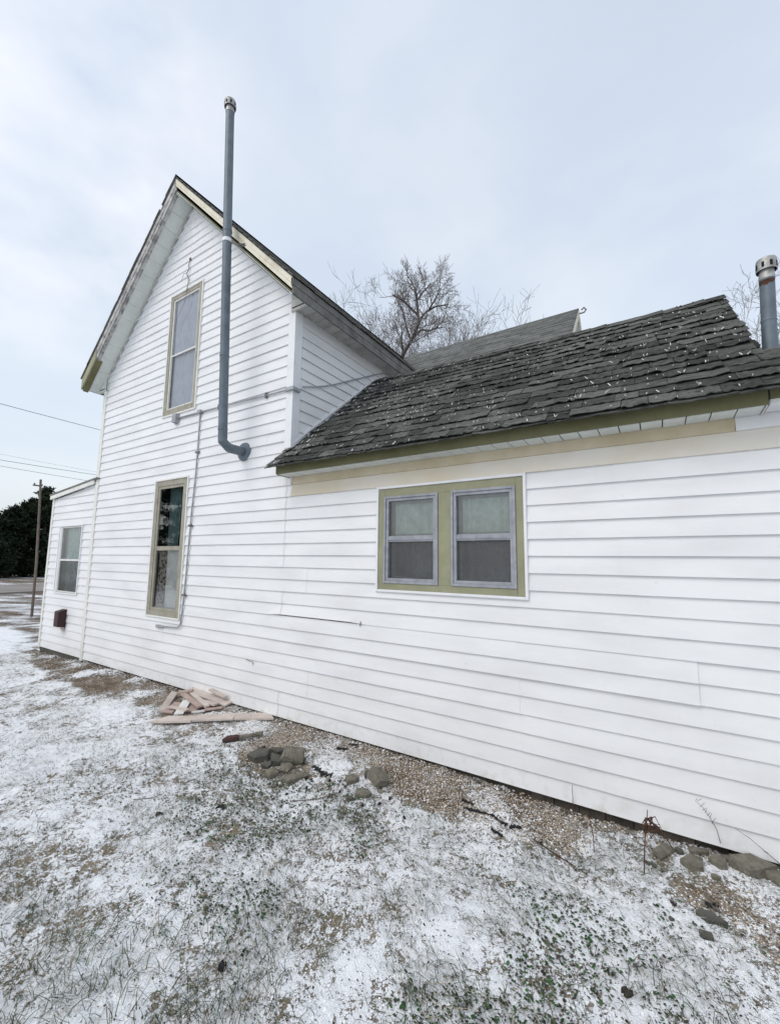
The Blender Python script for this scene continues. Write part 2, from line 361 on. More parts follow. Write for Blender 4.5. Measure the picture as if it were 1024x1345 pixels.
siding('wing_wall', front, -3.40, -3.33, 2.386, 2.60, [], None, 'siding', house, seam=False)
siding('wing_wall', front, .44, 1.6, 2.513, 2.66, [], None, 'siding', house, seam=False)
fz = MB(); fz.box(-3.33, .439, -.010, .02, 2.514, 2.60); fz.build('frieze_board', 'frieze', house)
sidem = lambda u, o, z: (-3.38+o, u, z)
siding('side_wall', sidem, .06, 3.6, 2.7, 4.62, [], None, 'siding_upper', house, seam=False)
t = MB(); t.tube([(-3.362, .02, 2.99), (-3.362, .30, 3.235), (-3.362, 1.62, 4.37)], .014, 4); t.build('step_flashing', 'trim', house)
# corner posts
t = MB(); t.box(-3.462, -3.356, -.020, .0, 2.93, 4.66); t.box(-3.380, -3.356, .0, .10, 2.93, 4.66); t.build('corner_trim', 'trim', house, bevel=.004)
t = MB(); t.box(-7.895, -7.80, -.024, .05, .07, 4.92); t.build('corner_trim', 'creamtrim', house, bevel=.004)
# porch room
PH = (-9.16, -8.245, 1.07, 2.27)
def plim(z): return (-9.53, -7.895) if z <= 2.79 else (-9.53+(z-2.79)/.14*1.6, -7.895)
siding('porch_wall', lambda u, o, z: (u, .012-o, z), -9.53, -7.895, .10, 2.93, [PH], plim, 'siding', house, seam=False)
t = MB(); t.box(-9.60, -9.53, -.012, .06, .08, 2.80); t.build('corner_trim', 'creamtrim', house, bevel=.004)
t = MB()
t.hexa([(-9.63, -.06, 2.850), (-7.80, -.06, 3.00), (-7.80, 3, 3.00), (-9.63, 3, 2.850), (-9.63, -.06, 2.875), (-7.80, -.06, 3.03), (-7.80, 3, 3.03), (-9.63, 3, 2.875)]); pr = t.build('porch_roof', 'weather', house)
t = MB(); t.hexa([(-9.61, -.052, 2.775), (-7.895, -.052, 2.925), (-7.895, -.035, 2.925), (-9.61, -.035, 2.775), (-9.61, -.052, 2.846), (-7.895, -.052, 2.990), (-7.895, -.035, 2.990), (-9.61, -.035, 2.846)]); t.build('fascia', 'creamtrim', pr)
t = MB(); t.hexa([(-9.61, -.035, 2.80), (-7.895, -.035, 2.945), (-7.895, .02, 2.945), (-9.61, .02, 2.80), (-9.61, -.035, 2.815), (-7.895, -.035, 2.96), (-7.895, .02, 2.96), (-9.61, .02, 2.815)]); t.build('soffit', 'soffit', pr)
# foundations
t = MB()
for i in range(60):
    x = -7.9+i*.16; t.box(x, x+.155, .035+random.uniform(-.006, .006), .2, -.3, .098)
t.build('foundation', 'found', house)
t = MB(); t.box(-9.56, -7.895, .015, .25, -.3, .098); t.build('foundation', 'stone_dark', house)
# closed unseen shells added behind the cladding to block light, doubling as far walls
t = MB()
t.box(-7.80, -3.42, .50, 8.4, 0, 4.6); t.box(-7.80, -7.77, .0, .5, 0, 4.7); t.box(-3.45, -3.42, .02, .5, 2.6, 4.6); t.poly([(-7.8, .5, 4.6), (-3.42, .5, 4.6), (RX, .5, 6.85)])
t.box(-3.41, 1.6, .50, 3.2, 0, 2.6); t.box(1.58, 1.6, 0, .5, 0, 2.65); t.box(-9.58, -7.9, .5, 3, 0, 2.75); t.box(-9.58, -9.535, .02, .5, 0, 2.78)
t.box(-3.3, -1.45, 3.75, 8.3, 0, 4.6); t.poly([(-1.45, 3.75, 4.6), (-1.45, 8.3, 4.6), (-1.45, 6.02, 6.8)])
t.poly([(.56, .0, 2.6), (.56, 3.1, 2.6), (.56, 1.45, 4.05)])
t.build('light_block_shells', 'siding_upper', house)

# ------------------------------------------------------------------ windows
def window(name, box, y0, trimm, casing, cw, storm, sw, meet, mh, parts, sill=False, label=None, storms=None, room=.40, trimw=.022):
    x0, x1, z0, z1 = box
    w = empty(name, ((x0+x1)/2, y0, z0), parent=house)
    if label: w['label'] = label
    t = MB(); t.frame(x0, x1, z0, z1, trimw, y0-.030, y0+.0); t.build('outer_trim', trimm, w, bevel=.003)
    X0, X1, Z0, Z1 = x0+trimw, x1-trimw, z0+trimw, z1-trimw
    units = storms or [(X0+cw[0], X1-cw[1], Z0+cw[3], Z1-cw[2])]
    t = MB(); yf = y0-.018
    # casing: outer stiles, rails and mullions between the units
    t.box(X0, units[0][0], yf, y0+.03, Z0, Z1); t.box(units[-1][1], X1, yf, y0+.03, Z0, Z1)
    uz0 = units[0][2]; uz1 = units[0][3]
    t.box(units[0][0], units[-1][1], yf+.001, y0+.03, uz1, Z1); t.box(units[0][0], units[-1][1], yf-.004, y0+.03, Z0, uz0)
    for a, b in zip(units[:-1], units[1:]): t.box(a[1], b[0], yf+.0005, y0+.03, uz0, uz1)
    t.build('casing', casing, w, bevel=.003)
    for (a, b, c, d) in units:
        if storm == 'alu':
            t = MB(); t.frame(a, b, c, d, sw*.45, y0-.030, y0+.02); t.frame(a+sw*.45, b-sw*.45, c+sw*.45, d-sw*.45, sw*.55, y0-.020, y0+.025); t.box(a+sw, b-sw, y0-.016, y0+.012, meet-mh/2, meet+mh/2)
            t.box(a+sw, b-sw, y0-.010, y0+.022, meet-mh/2-.014, meet-mh/2)
            t.build('storm_frame', storm, w, bevel=.002)
        else:
            t = MB(); t.frame(a, b, c, d, sw, y0-.008, y0+.02); t.box(a+sw, b-sw, y0-.004, y0+.012, meet-mh/2, meet+mh/2); t.build('storm_frame', storm, w, bevel=.002)
        for (kind, za, zb) in (('up', meet+mh/2, d-sw), ('dn', c+sw, meet-mh/2)):
            spec = parts[kind]
            yy = y0+(.004 if kind == 'up' else .014)
            t = MB(); t.quad((a+sw, yy, za), (b-sw, yy, za), (b-sw, yy, zb), (a+sw, yy, zb)); t.build('pane', spec['glass'], w)
            if spec.get('screen'):
                t = MB(); ys = yy-.007; t.quad((a+sw, ys, za), (b-sw, ys, za), (b-sw, ys, zb), (a+sw, ys, zb)); t.build('screen', 'screen', w)
            if spec.get('sash'):
                t = MB(); t.frame(a+sw-.01, b-sw+.01, za-.01, zb+.01, spec.get('sashw', .035), y0+.055, y0+.085); t.build('sash', spec['sash'], w)
            if spec.get('curtain'):
                t = MB(); n = 48; pw = b-a-2*sw+.1; amp = spec.get('amp', .012); yc = y0+spec.get('cy', .12); cx0, cx1 = spec.get('cx', (0, 1))
                for i in range(int(n*cx0), int(n*cx1)):
                    f = lambda i, z: (a+sw-.05+pw*i/n, yc+amp*math.sin(i*.9+1.3*math.sin(z*2+i*.21))+amp*.5*math.sin(i*.37), z)
                    zt = zb+.06; zl = za-.02
                    for j in range(4):
                        q0 = zl+(zt-zl)*j/4; q1 = zl+(zt-zl)*(j+1)/4
                        t.quad(f(i, q0), f(i+1, q0), f(i+1, q1), f(i, q1))
                t.build('curtain', spec['curtain'], w, smooth=True)
            for nm, mm_, bb in spec.get('extra', []):
                t = MB(); t.box(a+bb[0], a+bb[1], y0+bb[2], y0+bb[3], c+bb[4], c+bb[5]); t.build(nm, mm_, w, bevel=.003)
    # the dim room reveal behind the panes
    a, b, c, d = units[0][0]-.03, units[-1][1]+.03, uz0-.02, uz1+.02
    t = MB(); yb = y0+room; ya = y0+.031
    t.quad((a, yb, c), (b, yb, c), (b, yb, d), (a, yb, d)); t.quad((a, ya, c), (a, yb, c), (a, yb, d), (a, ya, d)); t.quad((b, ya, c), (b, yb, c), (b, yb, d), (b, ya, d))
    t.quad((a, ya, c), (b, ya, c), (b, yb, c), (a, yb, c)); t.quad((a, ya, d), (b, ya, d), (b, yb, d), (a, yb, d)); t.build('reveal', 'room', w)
    if sill:
        t = MB(); t.hexa([(x0-.0, y0-.05, z0-.012), (x1, y0-.05, z0-.012), (x1, y0, z0-.012), (x0, y0, z0-.012), (x0, y0-.05, z0+.004), (x1, y0-.05, z0+.004), (x1, y0, z0+.020), (x0, y0, z0+.020)]); t.build('sill', trimm, w)
    return w
window('window', WIN['dbl'], 0, 'trim', 'olive_win', (0, 0, 0, 0), 'alu', .046, 1.906, .038,
       dict(up=dict(glass='glass', sash='alu', sashw=.030, curtain='curtain', amp=.008, cy=.075), dn=dict(glass='glass', screen=True, sash='alu', sashw=.028, curtain='curtain_and_sky', cy=.38)),
       label='olive-cased double window under the low eave', storms=[(-2.112, -1.566, 1.503, 2.290), (-1.446, -.908, 1.503, 2.294)])
window('window', WIN['low'], 0, 'creamtrim', 'tanpaint', (.055, .075, .075, .065), 'tanpaint', .038, 1.84, .058,
       dict(up=dict(glass='glass_dark', curtain='curtain', cx=(.12, .50), cy=.14), dn=dict(glass='glass', extra=[('inner_sash', 'boardpeel', (.03, .215, .05, .08, .04, .86)), ('panel_board', 'whiteboard', (.262, .62, .035, .05, .05, .84)), ('inner_sash', 'boardpeel', (.245, .260, .03, .06, .04, .86)), ('inner_ledge', 'whiteboard', (.02, .60, .020, .20, -.01, .045))])),  # curtain ghost in the upper pane, also put in to lighten its reflection
       label='tall ground-floor window with peeling sash and a white board inside')
window('window', WIN['up'], 0, 'creamtrim', 'tanpaint', (.05, .075, .055, .085), 'creamtrim', .022, 4.66, .022,
       dict(up=dict(glass='glass', curtain='curtain_and_sky', cy=.030, amp=.003), dn=dict(glass='glass', curtain='curtain_and_sky', cy=.05, amp=.006, cx=(.0, 1))), label='narrow upper window in the gable with a pale curtain below and an added sky-toned sheet above')  # upper sheet's pale colour imitates the sky reflected in the pane
window('window', PH, .012, 'trim', 'trim', (.05, .012, .0, .0), 'creamtrim', .024, 1.655, .03,
       dict(up=dict(glass='glass', curtain='curtain', cy=.08, amp=.006), dn=dict(glass='glass', screen=True, curtain='curtain', cy=.10)), label='small porch window with pale green curtain')

# ------------------------------------------------------------------ roofs
def shingles(name, P, Nrm, u0, u1, v0, v1, expo, tabw, mats, parent, lift=.018, th=.005, jag=.010, nb=3, ulim=None, seed=1, edge=.004):
    R = random.Random(seed); mb = MB(); nr = int(math.ceil((v1-v0)/expo))
    for r in range(nr):
        va = v0+r*expo; vb = min(va+expo*1.55, v1+.02)
        if ulim: lu0, lu1 = ulim((va+.03))
        else: lu0, lu1 = u0, u1
        u = lu0 - R.random()*tabw
        while u < lu1:
            w = tabw*R.uniform(.55, 1.35); a = max(u, lu0+R.uniform(-1, 1)*edge); b = min(u+w-R.uniform(.001, .004), lu1+R.uniform(-1, 1.3)*edge); u += w
            if b-a < .02: continue
            L_ = lift*R.uniform(.45, 1.35); skew = R.uniform(-.5, .5)*jag; down = R.uniform(-.45, .45)*jag
            top = []; bot = []
            for i in range(nb+1):
                s = i/nb; x = a+(b-a)*s
                ve = va+down+skew*(s-.5)+R.uniform(-.5, .4)*jag*(2.2 if R.random() < .08 else 1); le = L_*(1+R.uniform(-.35, .35))*(1+.3*abs(s-.5))
                p = P(x, ve); n = Nrm; q = P(x, (ve*.5+vb*.5)); e = P(x, vb)
                top.append((p+n*(le+th), q+n*(le*.55+th+R.uniform(-.0015, .0015)), e+n*(.002)))
                bot.append(p+n*le)
            for i in range(nb):
                A, B = top[i], top[i+1]
                mb.quad(A[0], B[0], B[1], A[1]); mb.quad(A[1], B[1], B[2], A[2])
                mb.quad(bot[i], bot[i+1], B[0], A[0])
            mb.quad(bot[0], top[0][0], top[0][1], P(a, (va+vb)/2)); mb.quad(top[-1][0], bot[-1], P(b, (va+vb)/2), top[-1][1])
    # weld each tab into its own island
    me_o = mb.build(name, mats, parent)
    bm = bmesh.new(); bm.from_mesh(me_o.data); bmesh.ops.remove_doubles(bm, verts=bm.verts, dist=.00002); bm.to_mesh(me_o.data); bm.free()
    return me_o

# wing roof: a sagging ruled surface from the eave to the ridge
wr = empty('wing_roof', (-1.4, 0, 2.7), parent=house)
RL, RR_ = Vector((-3.40, 1.655, 4.345)), Vector((.62, 1.39, 4.126))
def eave(x): return Vector((x, -.272, 2.672))
def ridge(x): t = (x-RL.x)/(RR_.x-RL.x); p = RL.lerp(RR_, t); p.z -= .02*math.sin(math.pi*max(0, min(1, t))); return p
SL = 2.19
def PW(x, v):
    e = eave(x); r = ridge(min(x, .62)); r = Vector((x, r.y, r.z)); return e.lerp(r, v/SL)
NW = Vector((0, -.652, .758)).normalized()
def wlim(v):
    y = PW(0, v).y; z = PW(0, v).z
    lo = -3.44-.0*v if v < .33 else -3.365
    return (lo, 1.15 if y < .13 else .625)
shingles('shingles', PW, NW, -3.4, .62, 0, SL, .127, .24, 'shingle', wr, lift=.016, th=.005, jag=.016, nb=8, ulim=wlim, seed=3, edge=.005)
# second ragged starter course at the eave
shingles('shingles', lambda x, v: PW(x, v-.02)-NW*.012, NW, -3.44, 1.15, 0, .12, .127, .3, 'shingle', wr, lift=.010, th=.008, jag=.012, seed=9)
t = MB()
for i in range(20):
    a = -3.38+(4.0)*i/20; b = -3.38+(4.0)*(i+1)/20
    t.quad(PW(a, 0)-NW*.012, PW(b, 0)-NW*.012, PW(b, SL)-NW*.006, PW(a, SL)-NW*.006)
    t.quad(PW(a, SL), PW(b, SL), Vector((b, 3.3, 2.6)), Vector((a, 3.3, 2.6)))
a = Vector((.62, -.272, 2.672))
t.quad(PW(.62, 0)-NW*.012, PW(1.15, 0)-NW*.012, PW(1.15, .53)-NW*.008, PW(.62, .53)-NW*.008)
t.quad(PW(.62, .53), PW(1.15, .53), Vector((1.15, .9, 2.6)), Vector((.62, .9, 2.6)))
t.quad(PW(.60, 0)-NW*.03, PW(.60, SL)-NW*.03, PW(.60, SL), PW(.60, 0))
t.build('roof_deck', 'weather', wr)
# ridge caps, tilted and uneven
t = MB(); x = -3.4; R = random.Random(5)
while x < .60:
    w = R.uniform(.16, .24); b = min(x+w, .63); p, q = ridge(x), ridge(b); h0 = R.uniform(.012, .02); h1 = R.uniform(.02, .034)
    for s, dz in ((-1, -.10), (1, -.11)):
        t.quad(p+Vector((0, s*.13, dz+h0)), q+Vector((0, s*.13, dz+h1)), q+Vector((0, 0, h1)), p+Vector((0, 0, h0)))
    t.quad(q+Vector((0, -.13, -.10+h1-.008)), q+Vector((0, -.13, -.10+h1)), q+Vector((0, 0, h1)), q+Vector((0, 0, h1-.01)))
    x += w*.8
t.build('ridge_cap', 'shingle', wr)
# eave fascia, drip shadow gap and vented soffit
t = MB(); t.box(-3.372, .567, -.202, -.178, 2.600, 2.722); t.build('fascia', 'olive', wr, bevel=.002)
t = MB(); t.box(.577, 1.15, -.190, -.168, 2.632, 2.722); t.build('fascia', 'olive', wr, bevel=.002)
t = MB(); t.box(.577, 1.6, -.176, -.0135, 2.602, 2.631); t.build('soffit_trim', 'trim', wr, bevel=.002)
t = MB(); t.box(-3.42, 1.14, -.225, -.03, 2.724, 2.732); t.build('drip_shadow_strip', 'dark', wr)  # near-black strip put in for the shadow under the shingle edge
t = MB(); x = -3.36
while x < .53:
    t.box(x, x+.116, -.177, -.014, 2.5965+random.uniform(-.0015, .0015), 2.603); x += .1225
t.build('soffit', 'soffit', wr)
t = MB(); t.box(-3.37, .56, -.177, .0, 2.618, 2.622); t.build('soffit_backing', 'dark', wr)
t = MB(); t.hexa([(-3.372, -.178, 2.592), (-3.366, -.178, 2.592), (-3.366, .0, 2.592), (-3.372, .0, 2.592), (-3.372, -.178, 2.722), (-3.366, -.178, 2.722), (-3.366, -.0, 2.86), (-3.372, -.0, 2.86)]); t.build('eave_end', 'olive', wr)
t = MB(); t.hexa([(.56, -.178, 2.592), (.566, -.178, 2.592), (.566, -.016, 2.592), (.56, -.016, 2.592), (.56, -.178, 2.70), (.566, -.178, 2.70), (.566, -.016, 2.70), (.56, -.016, 2.70)]); t.build('eave_end', 'creamtrim', wr)

# main roof
mr_ = empty('main_roof', (RX, 0, RZ), parent=house)
RU = 2.47; Y0, Y1 = -.30, 8.6
s2 = math.sqrt(.5)
for sgn, nm in ((1, 'r'), (-1, 'l')):
    P = lambda y, v, sgn=sgn: Vector((RX+sgn*(RU-v*s2), y, RZ-RU+v*s2-.018))
    Nn = Vector((sgn*s2, 0, s2))
    shingles('shingles', P, Nn, Y0-.02, Y1, -.02, RU*math.sqrt(2), .14, .30, 'weather', mr_, lift=.006, th=.005, jag=.004, nb=1, seed=21+sgn)
    t = MB()
    # deck
    def pp(x, y, off): return (RX+sgn*x, y, RZ-x-off)
    def slab(m, x0, x1, y0, y1, o0, o1):
        q = [pp(x0, y0, o1), pp(x1, y0, o1), pp(x1, y1, o1), pp(x0, y1, o1), pp(x0, y0, o0), pp(x1, y0, o0), pp(x1, y1, o0), pp(x0, y1, o0)]
        m.hexa(q if sgn > 0 else [q[1], q[0], q[3], q[2], q[5], q[4], q[7], q[6]])
    slab(t, 0, RU-.003, Y0+.003, Y1, .024, .045); t.build('roof_deck', 'weather', mr_)
    # rake fascia
    t = MB()
    if sgn > 0:
        slab(t, 0, RU-.01, Y0, Y0+.022, .040, .110); slab(t, 0, 1.30, Y0+.006, Y0+.028, .111, .150); 
        t.build('rake_fascia', 'cream_rake', mr_, bevel=.002)
        t = MB(); slab(t, 1.302, RU-.02, Y0+.004, Y0+.028, .111, .168); t.build('rake_fascia', 'cream_rake', mr_, bevel=.002)
    else:
        slab(t, .0, 2.02, Y0, Y0+.022, .046, .150); slab(t, .0, 2.02, Y0+.008, Y0+.03, .151, .225); t.build('rake_fascia', 'peel', mr_, bevel=.002)
        t = MB(); slab(t, 2.022, RU-.01, Y0-.004, Y0+.022, .046, .225); t.build('rake_fascia', 'olive_win', mr_, bevel=.002)
        t = MB(); slab(t, 2.022, RU-.02, Y0+.022, Y0+.10, .21, .26); t.build('tail_board', 'olive', mr_, bevel=.002)
    # rake soffit boards, running across the overhang
    t = MB(); x = .0
    while x < RU-.03:
        slab(t, x, min(x+.176, RU-.03), Y0+.031, -.005, .225+random.uniform(-.001, .001), .235); x += .18
    t.build('soffit', 'soffit', mr_)
    t = MB(); slab(t, 0, RU-.02, Y0+.03, .01, .20, .215); t.build('soffit_backing', 'olive' if sgn > 0 else 'dark', mr_)  # right side: olive paints in the tone of the shadow under the rake
    t = MB(); slab(t, 0, RU-.35, -.034, -.014, .236, .275); t.build('wall_moulding', 'olive' if sgn > 0 else 'soffit_dirty', mr_)
    if sgn < 0:
        t = MB(); slab(t, 0.02, 2.02, Y0+.032, Y0+.062, .236, .252); t.build('soffit_moulding', 'peel', mr_)
    # eave fascia and soffit
    X = RX+sgn*(RU-.0); a, b = (X-.026, X) if sgn > 0 else (X, X+.026)
    t = MB(); t.box(a, b, Y0+.0, Y1, 4.62, 4.70); t.box(a+.006*(sgn < 0), b-.006*(sgn > 0), Y0+.02, Y1, 4.525, 4.619); t.build('eave_fascia', 'weather', mr_, bevel=.002)
    t = MB(); y = -.02; xi = RX+sgn*2.21; lo, hi = min(xi, a if sgn > 0 else b), max(xi, a if sgn > 0 else b)
    while y < 3.6:
        t.box(lo, hi, y, y+.15, 4.548+random.uniform(-.003, .002), 4.556); y += .157
    t.build('soffit', 'soffit_dirty', mr_)
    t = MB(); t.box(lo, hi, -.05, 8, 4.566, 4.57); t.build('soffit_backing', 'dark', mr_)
    # boxed eave return closing the overhang at the gable face
    t = MB(); xa = RX+sgn*2.19; x_in, x_out = min(xa, a if sgn > 0 else b), max(xa, a if sgn > 0 else b)
    tri = [(RX+sgn*2.19, 4.79), (RX+sgn*(RU-.03), 4.53), (RX+sgn*2.19, 4.53)]
    yb = (-.01, -.04) 
    t.poly([(q[0], yb[1], q[1]) for q in tri]); t.poly([(q[0], yb[0], q[1]) for q in reversed(tri)]); t.quad((tri[1][0], yb[1], 4.53), (tri[2][0], yb[1], 4.53), (tri[2][0], yb[0], 4.53), (tri[1][0], yb[0], 4.53))
    t.build('eave_return', 'soffit_dirty' if sgn > 0 else 'soffit', mr_)
t = MB()
t.quad((RX-.12, Y0-.01, RZ-.09), (RX, Y0-.01, RZ+.03), (RX, Y1, RZ+.03), (RX-.12, Y1, RZ-.09)); t.quad((RX, Y0-.01, RZ+.03), (RX+.12, Y0-.01, RZ-.09), (RX+.12, Y1, RZ-.09), (RX, Y1, RZ+.03))
t.build('ridge_cap', 'shingle', mr_)

# cross gable at the back
cg = empty('rear_roof', (-3, 6, 7.1), parent=house)
CY_, CZ, CXE = 6.0, 7.11, -1.155
P = lambda x, v: Vector((x, CY_-2.55+v*s2, CZ-2.55+v*s2)); NC = Vector((0, -s2, s2))
shingles('shingles', P, NC, -5.6, CXE, 0, 2.55*math.sqrt(2), .14, .33, 'shingle_grey', cg, lift=.006, th=.004, jag=.004, nb=1, seed=33)
t = MB(); t.quad((-5.6, 3.45, 4.555), (CXE, 3.45, 4.555), (CXE, 6, 7.105), (-5.6, 6, 7.105)); t.quad((CXE, 8.55, 4.555), (-5.6, 8.55, 4.555), (-5.6, 6, 7.105), (CXE, 6, 7.105))
t.quad((-5.6, 3.5, 4.50), (CXE-.02, 3.5, 4.50), (CXE-.02, 6, 7.03), (-5.6, 6, 7.03)); t.build('roof_deck', 'shingle_grey', cg)
t = MB()
for s in (-1, 1):
    q = [(CXE-.03, 6+s*2.5, 4.42), (CXE, 6+s*2.5, 4.42), (CXE, 6, 6.92), (CXE-.03, 6, 6.92), (CXE-.03, 6+s*2.5, 4.60), (CXE, 6+s*2.5, 4.60), (CXE, 6, 7.098), (CXE-.03, 6, 7.098)]
    t.hexa(q)
t.build('rake_fascia', 'cream_rake', cg)
t = MB()
for s in (-1, 1): t.quad((-1.45, 6+s*2.4, 4.52), (CXE-.03, 6+s*2.4, 4.52), (CXE-.03, 6, 6.93), (-1.45, 6, 6.93))
t.build('soffit', 'soffit', cg)
t = MB(); t.tube([(CXE+.01+.0, 5.98, 6.98), (CXE+.10, 5.98, 6.98), (CXE+.14, 5.98, 7.03), (CXE+.10, 5.98, 7.09), (CXE+.05, 5.98, 7.05)], .016, 6); t.build('ring_hook', 'weather', cg)

# ------------------------------------------------------------------ flue pipes
def rings(mb, p, d, r, n=24, h=.012, pr=.004):
    p = Vector(p); d = Vector(d).normalized(); mb.tube([p-d*h, p-d*h*.6, p+d*h*.6, p+d*h], [r, r+pr, r+pr, r], n, caps=False)
fp = empty('flue_pipe', (-4.14, -.3, 3.0), parent=house); fp['label'] = 'tall blue-grey flue pipe standing in front of the gable'
B0 = Vector((-4.145, -.315, 3.10)); T0 = Vector((-4.150, -.475, 7.16)); dv = (T0-B0).normalized(); r = .051
t = MB(); t.tube([B0, B0.lerp(T0, .33), B0.lerp(T0, .66), T0], [r, r, r, r*.97], 28)
for f in (.02, .235, .615): rings(t, B0.lerp(T0, f), dv, r, 28)
t.build('pipe', 'pipe', fp, smooth=True, angle=40)
t = MB(); t.tube([B0+dv*.01, B0-dv*.055, Vector((-4.138, -.235, 2.985)), Vector((-4.135, -.19, 2.98))], [r*1.04]*4, 28)
t.tube([(-4.135, -.215, 2.98), (-4.135, -.13, 2.98), (-4.135, -.005, 2.985)], [r*1.02, r*1.02, r*1.02], 28)
for y in (-.20, -.16, -.12, -.08): rings(t, (-4.135, y, 2.982), (0, 1, 0), r, 28, .006, .004)
t.build('elbow', 'pipe', fp, smooth=True, angle=20)
t = MB(); t.tube([(-4.135, -.042, 2.985), (-4.135, -.03, 2.985), (-4.135, -.016, 2.985)], [.075, .108, .114], 28); t.build('flange', 'pipe', fp, smooth=True, angle=30)
sp = B0.lerp(T0, .585)
t = MB(); t.tube([sp-dv*.022, sp-dv*.021, sp+dv*.021, sp+dv*.022], [r, r+.005, r+.005, r], 28); t.build('strap', 'trim', fp, smooth=True, angle=40)
t = MB(); t.tube([sp+Vector((.05, .02, -.03)), sp+Vector((.12, .06, -.05)), sp+Vector((.20, .13, -.03))], .009, 6); t.tube([sp+Vector((.06, .02, .0)), sp+Vector((.13, .08, -.07))], .006, 6); t.tube([sp+Vector((.13, .1, -.04)), sp+Vector((.30, .15, -.10))], .012, 6); t.build('bracket', 'weather', fp)
def cap(c, r, parent, dv=Vector((0, 0, 1)), slots=True, sc_=1.0):
    a = Vector(c)
    t = MB(); t.tube([a-dv*.02, a-dv*.0, a+dv*.03, a+dv*.07], [r*1.05, r*1.06, r*.98, r*.98], 28); t.build('cap_collar', 'galv', parent, smooth=True, angle=35)
    t = MB(); b = a+dv*.045
    t.tube([b, b+dv*.004, b+dv*.075, b+dv*.088, b+dv*.10, b+dv*.102], [r*1.34, r*1.36, r*1.36, r*1.30, r*.9, .004], 28, caps=False)
    t.tube([b+dv*.001, b+dv*.07], [r*1.30, r*1.30], 28, caps=False)
    o1 = dv.orthogonal().normalized(); o2 = dv.cross(o1)
    for k in range(8):
        th = 2*math.pi*k/8+.3; n = o1*math.cos(th)+o2*math.sin(th); tt = o1*-math.sin(th)+o2*math.cos(th)
        p = b+dv*.035+n*(r*1.365); w = r*.17; h = .020
        t.hexa([p-tt*w-dv*h-n*.006, p+tt*w-dv*h-n*.006, p+tt*w-dv*h+n*.0015, p-tt*w-dv*h+n*.0015, p-tt*w+dv*h-n*.006, p+tt*w+dv*h-n*.006, p+tt*w+dv*h+n*.0015, p-tt*w+dv*h+n*.0015], 1)
    t.build('cap_hood', ['galv', 'dark'], parent, smooth=True, angle=35)
cap(T0, r*.98, fp, dv)
# short flue on the wing roof
cp = empty('flue_pipe', (.74, .60, 3.0), parent=house); cp['label'] = 'short blue-grey flue pipe rising from the wing roof'
rs_ = .044; cb_ = Vector((.738, .60, 2.9)); ct = Vector((.770, .60, 3.775)); dv = (ct-cb_).normalized()
t = MB(); t.tube([cb_, ct-dv*.02], [rs_, rs_], 28); rings(t, cb_.lerp(ct, .62), dv, rs_, 28, .008, .002); t.build('pipe', 'pipe', cp, smooth=True, angle=40)
cap(ct, rs_, cp, dv)
t = MB()
for k in range(10):
    th0 = math.pi*(.95+.09*k); th1 = th0+.09*math.pi*1.02
    hgt = .012+.034*math.sin(math.pi*(k+.5)/10)*(1 if k % 3 else .7)
    q = [ct-dv*.03+Vector((math.cos(a_)*(rs_+.0012), math.sin(a_)*(rs_+.0012), 0)) for a_ in (th0, th1)]
    t.quad(q[0]-dv*hgt, q[1]-dv*hgt*.9, q[1], q[0])
t.build('rust_patch', 'rust', cp)
bs = cb_.lerp(ct, .345)
t = MB(); t.tube([bs-Vector((-.0, .0, .035)), bs, bs+Vector((0, 0, .008)), bs+Vector((0, 0, .022))], [.072, .082, .078, rs_+.003], 28, caps=False); t.tube([bs+Vector((0, 0, -.09)), bs-Vector((0, 0, .03))], [.075, .075], 20); t.build('storm_collar', 'weather', cp, smooth=True, angle=30)

# ------------------------------------------------------------------ conduit, fixtures
cw_ = empty('conduit', (-5.06, 0, 3.6), parent=house)
t = MB(); y = -.030
t.tube([(-5.55, y, 3.655), (-5.06, y, 3.650), (-4.4, y, 3.632), (-3.78, y, 3.612), (-3.42, y, 3.606)], .0095, 8); t.build('conduit_run', 'conduit', cw_, smooth=True)
t = MB(); pts = [(-5.06, y, 3.65), (-5.068, y, 2.835), (-5.105, y, 2.30), (-5.135, y, 1.5), (-5.165, y, 1.05), (-5.18, y, .935)]
for k in range(6): a_ = math.pi/2*k/5; pts.append((-5.28+.10*math.cos(a_), y, .905-.085*math.sin(a_)))
pts += [(-5.45, y, .815), (-5.60, y, .805)]
t.tube(pts, .0095, 8); t.build('conduit_run', 'conduit', cw_, smooth=True)
t = MB(); t.tube([(-5.58, y, .805), (-5.64, y, .80)], [.016, .016], 10); t.box(-5.73, -5.64, -.045, -.012, .782, .822); t.build('junction_box', 'conduit', cw_, bevel=.004)
t = MB(); t.box(-5.655, -5.565, -.075, -.012, 3.590, 3.715); t.tube([(-5.61, -.045, 3.59), (-5.61, -.045, 3.565)], .014, 8); t.build('junction_box', 'conduit', cw_, bevel=.006)
t = MB(); t.box(-5.095, -5.025, -.058, -.012, 3.628, 3.675); t.build('junction_box', 'conduit', cw_, bevel=.006)
t = MB(); t.box(-3.452, -3.350, -.052, -.021, 3.585, 3.628); t.box(-3.355, -3.325, -.05, .07, 3.585, 3.628); t.build('corner_clamp', 'conduit', cw_, bevel=.005)
for x, z in ((-5.066, 3.1), (-5.115, 2.13), (-5.152, 1.24), (-4.66, 3.64), (-3.78, 3.612)):
    t = MB(); v = (x > -4.9); t.box(x-.012-.02*(not v), x+.012+.02*(not v), -.043, -.010, z-.012-.02*v, z+.012+.02*v)
    t.build('strap', 'weather', cw_)
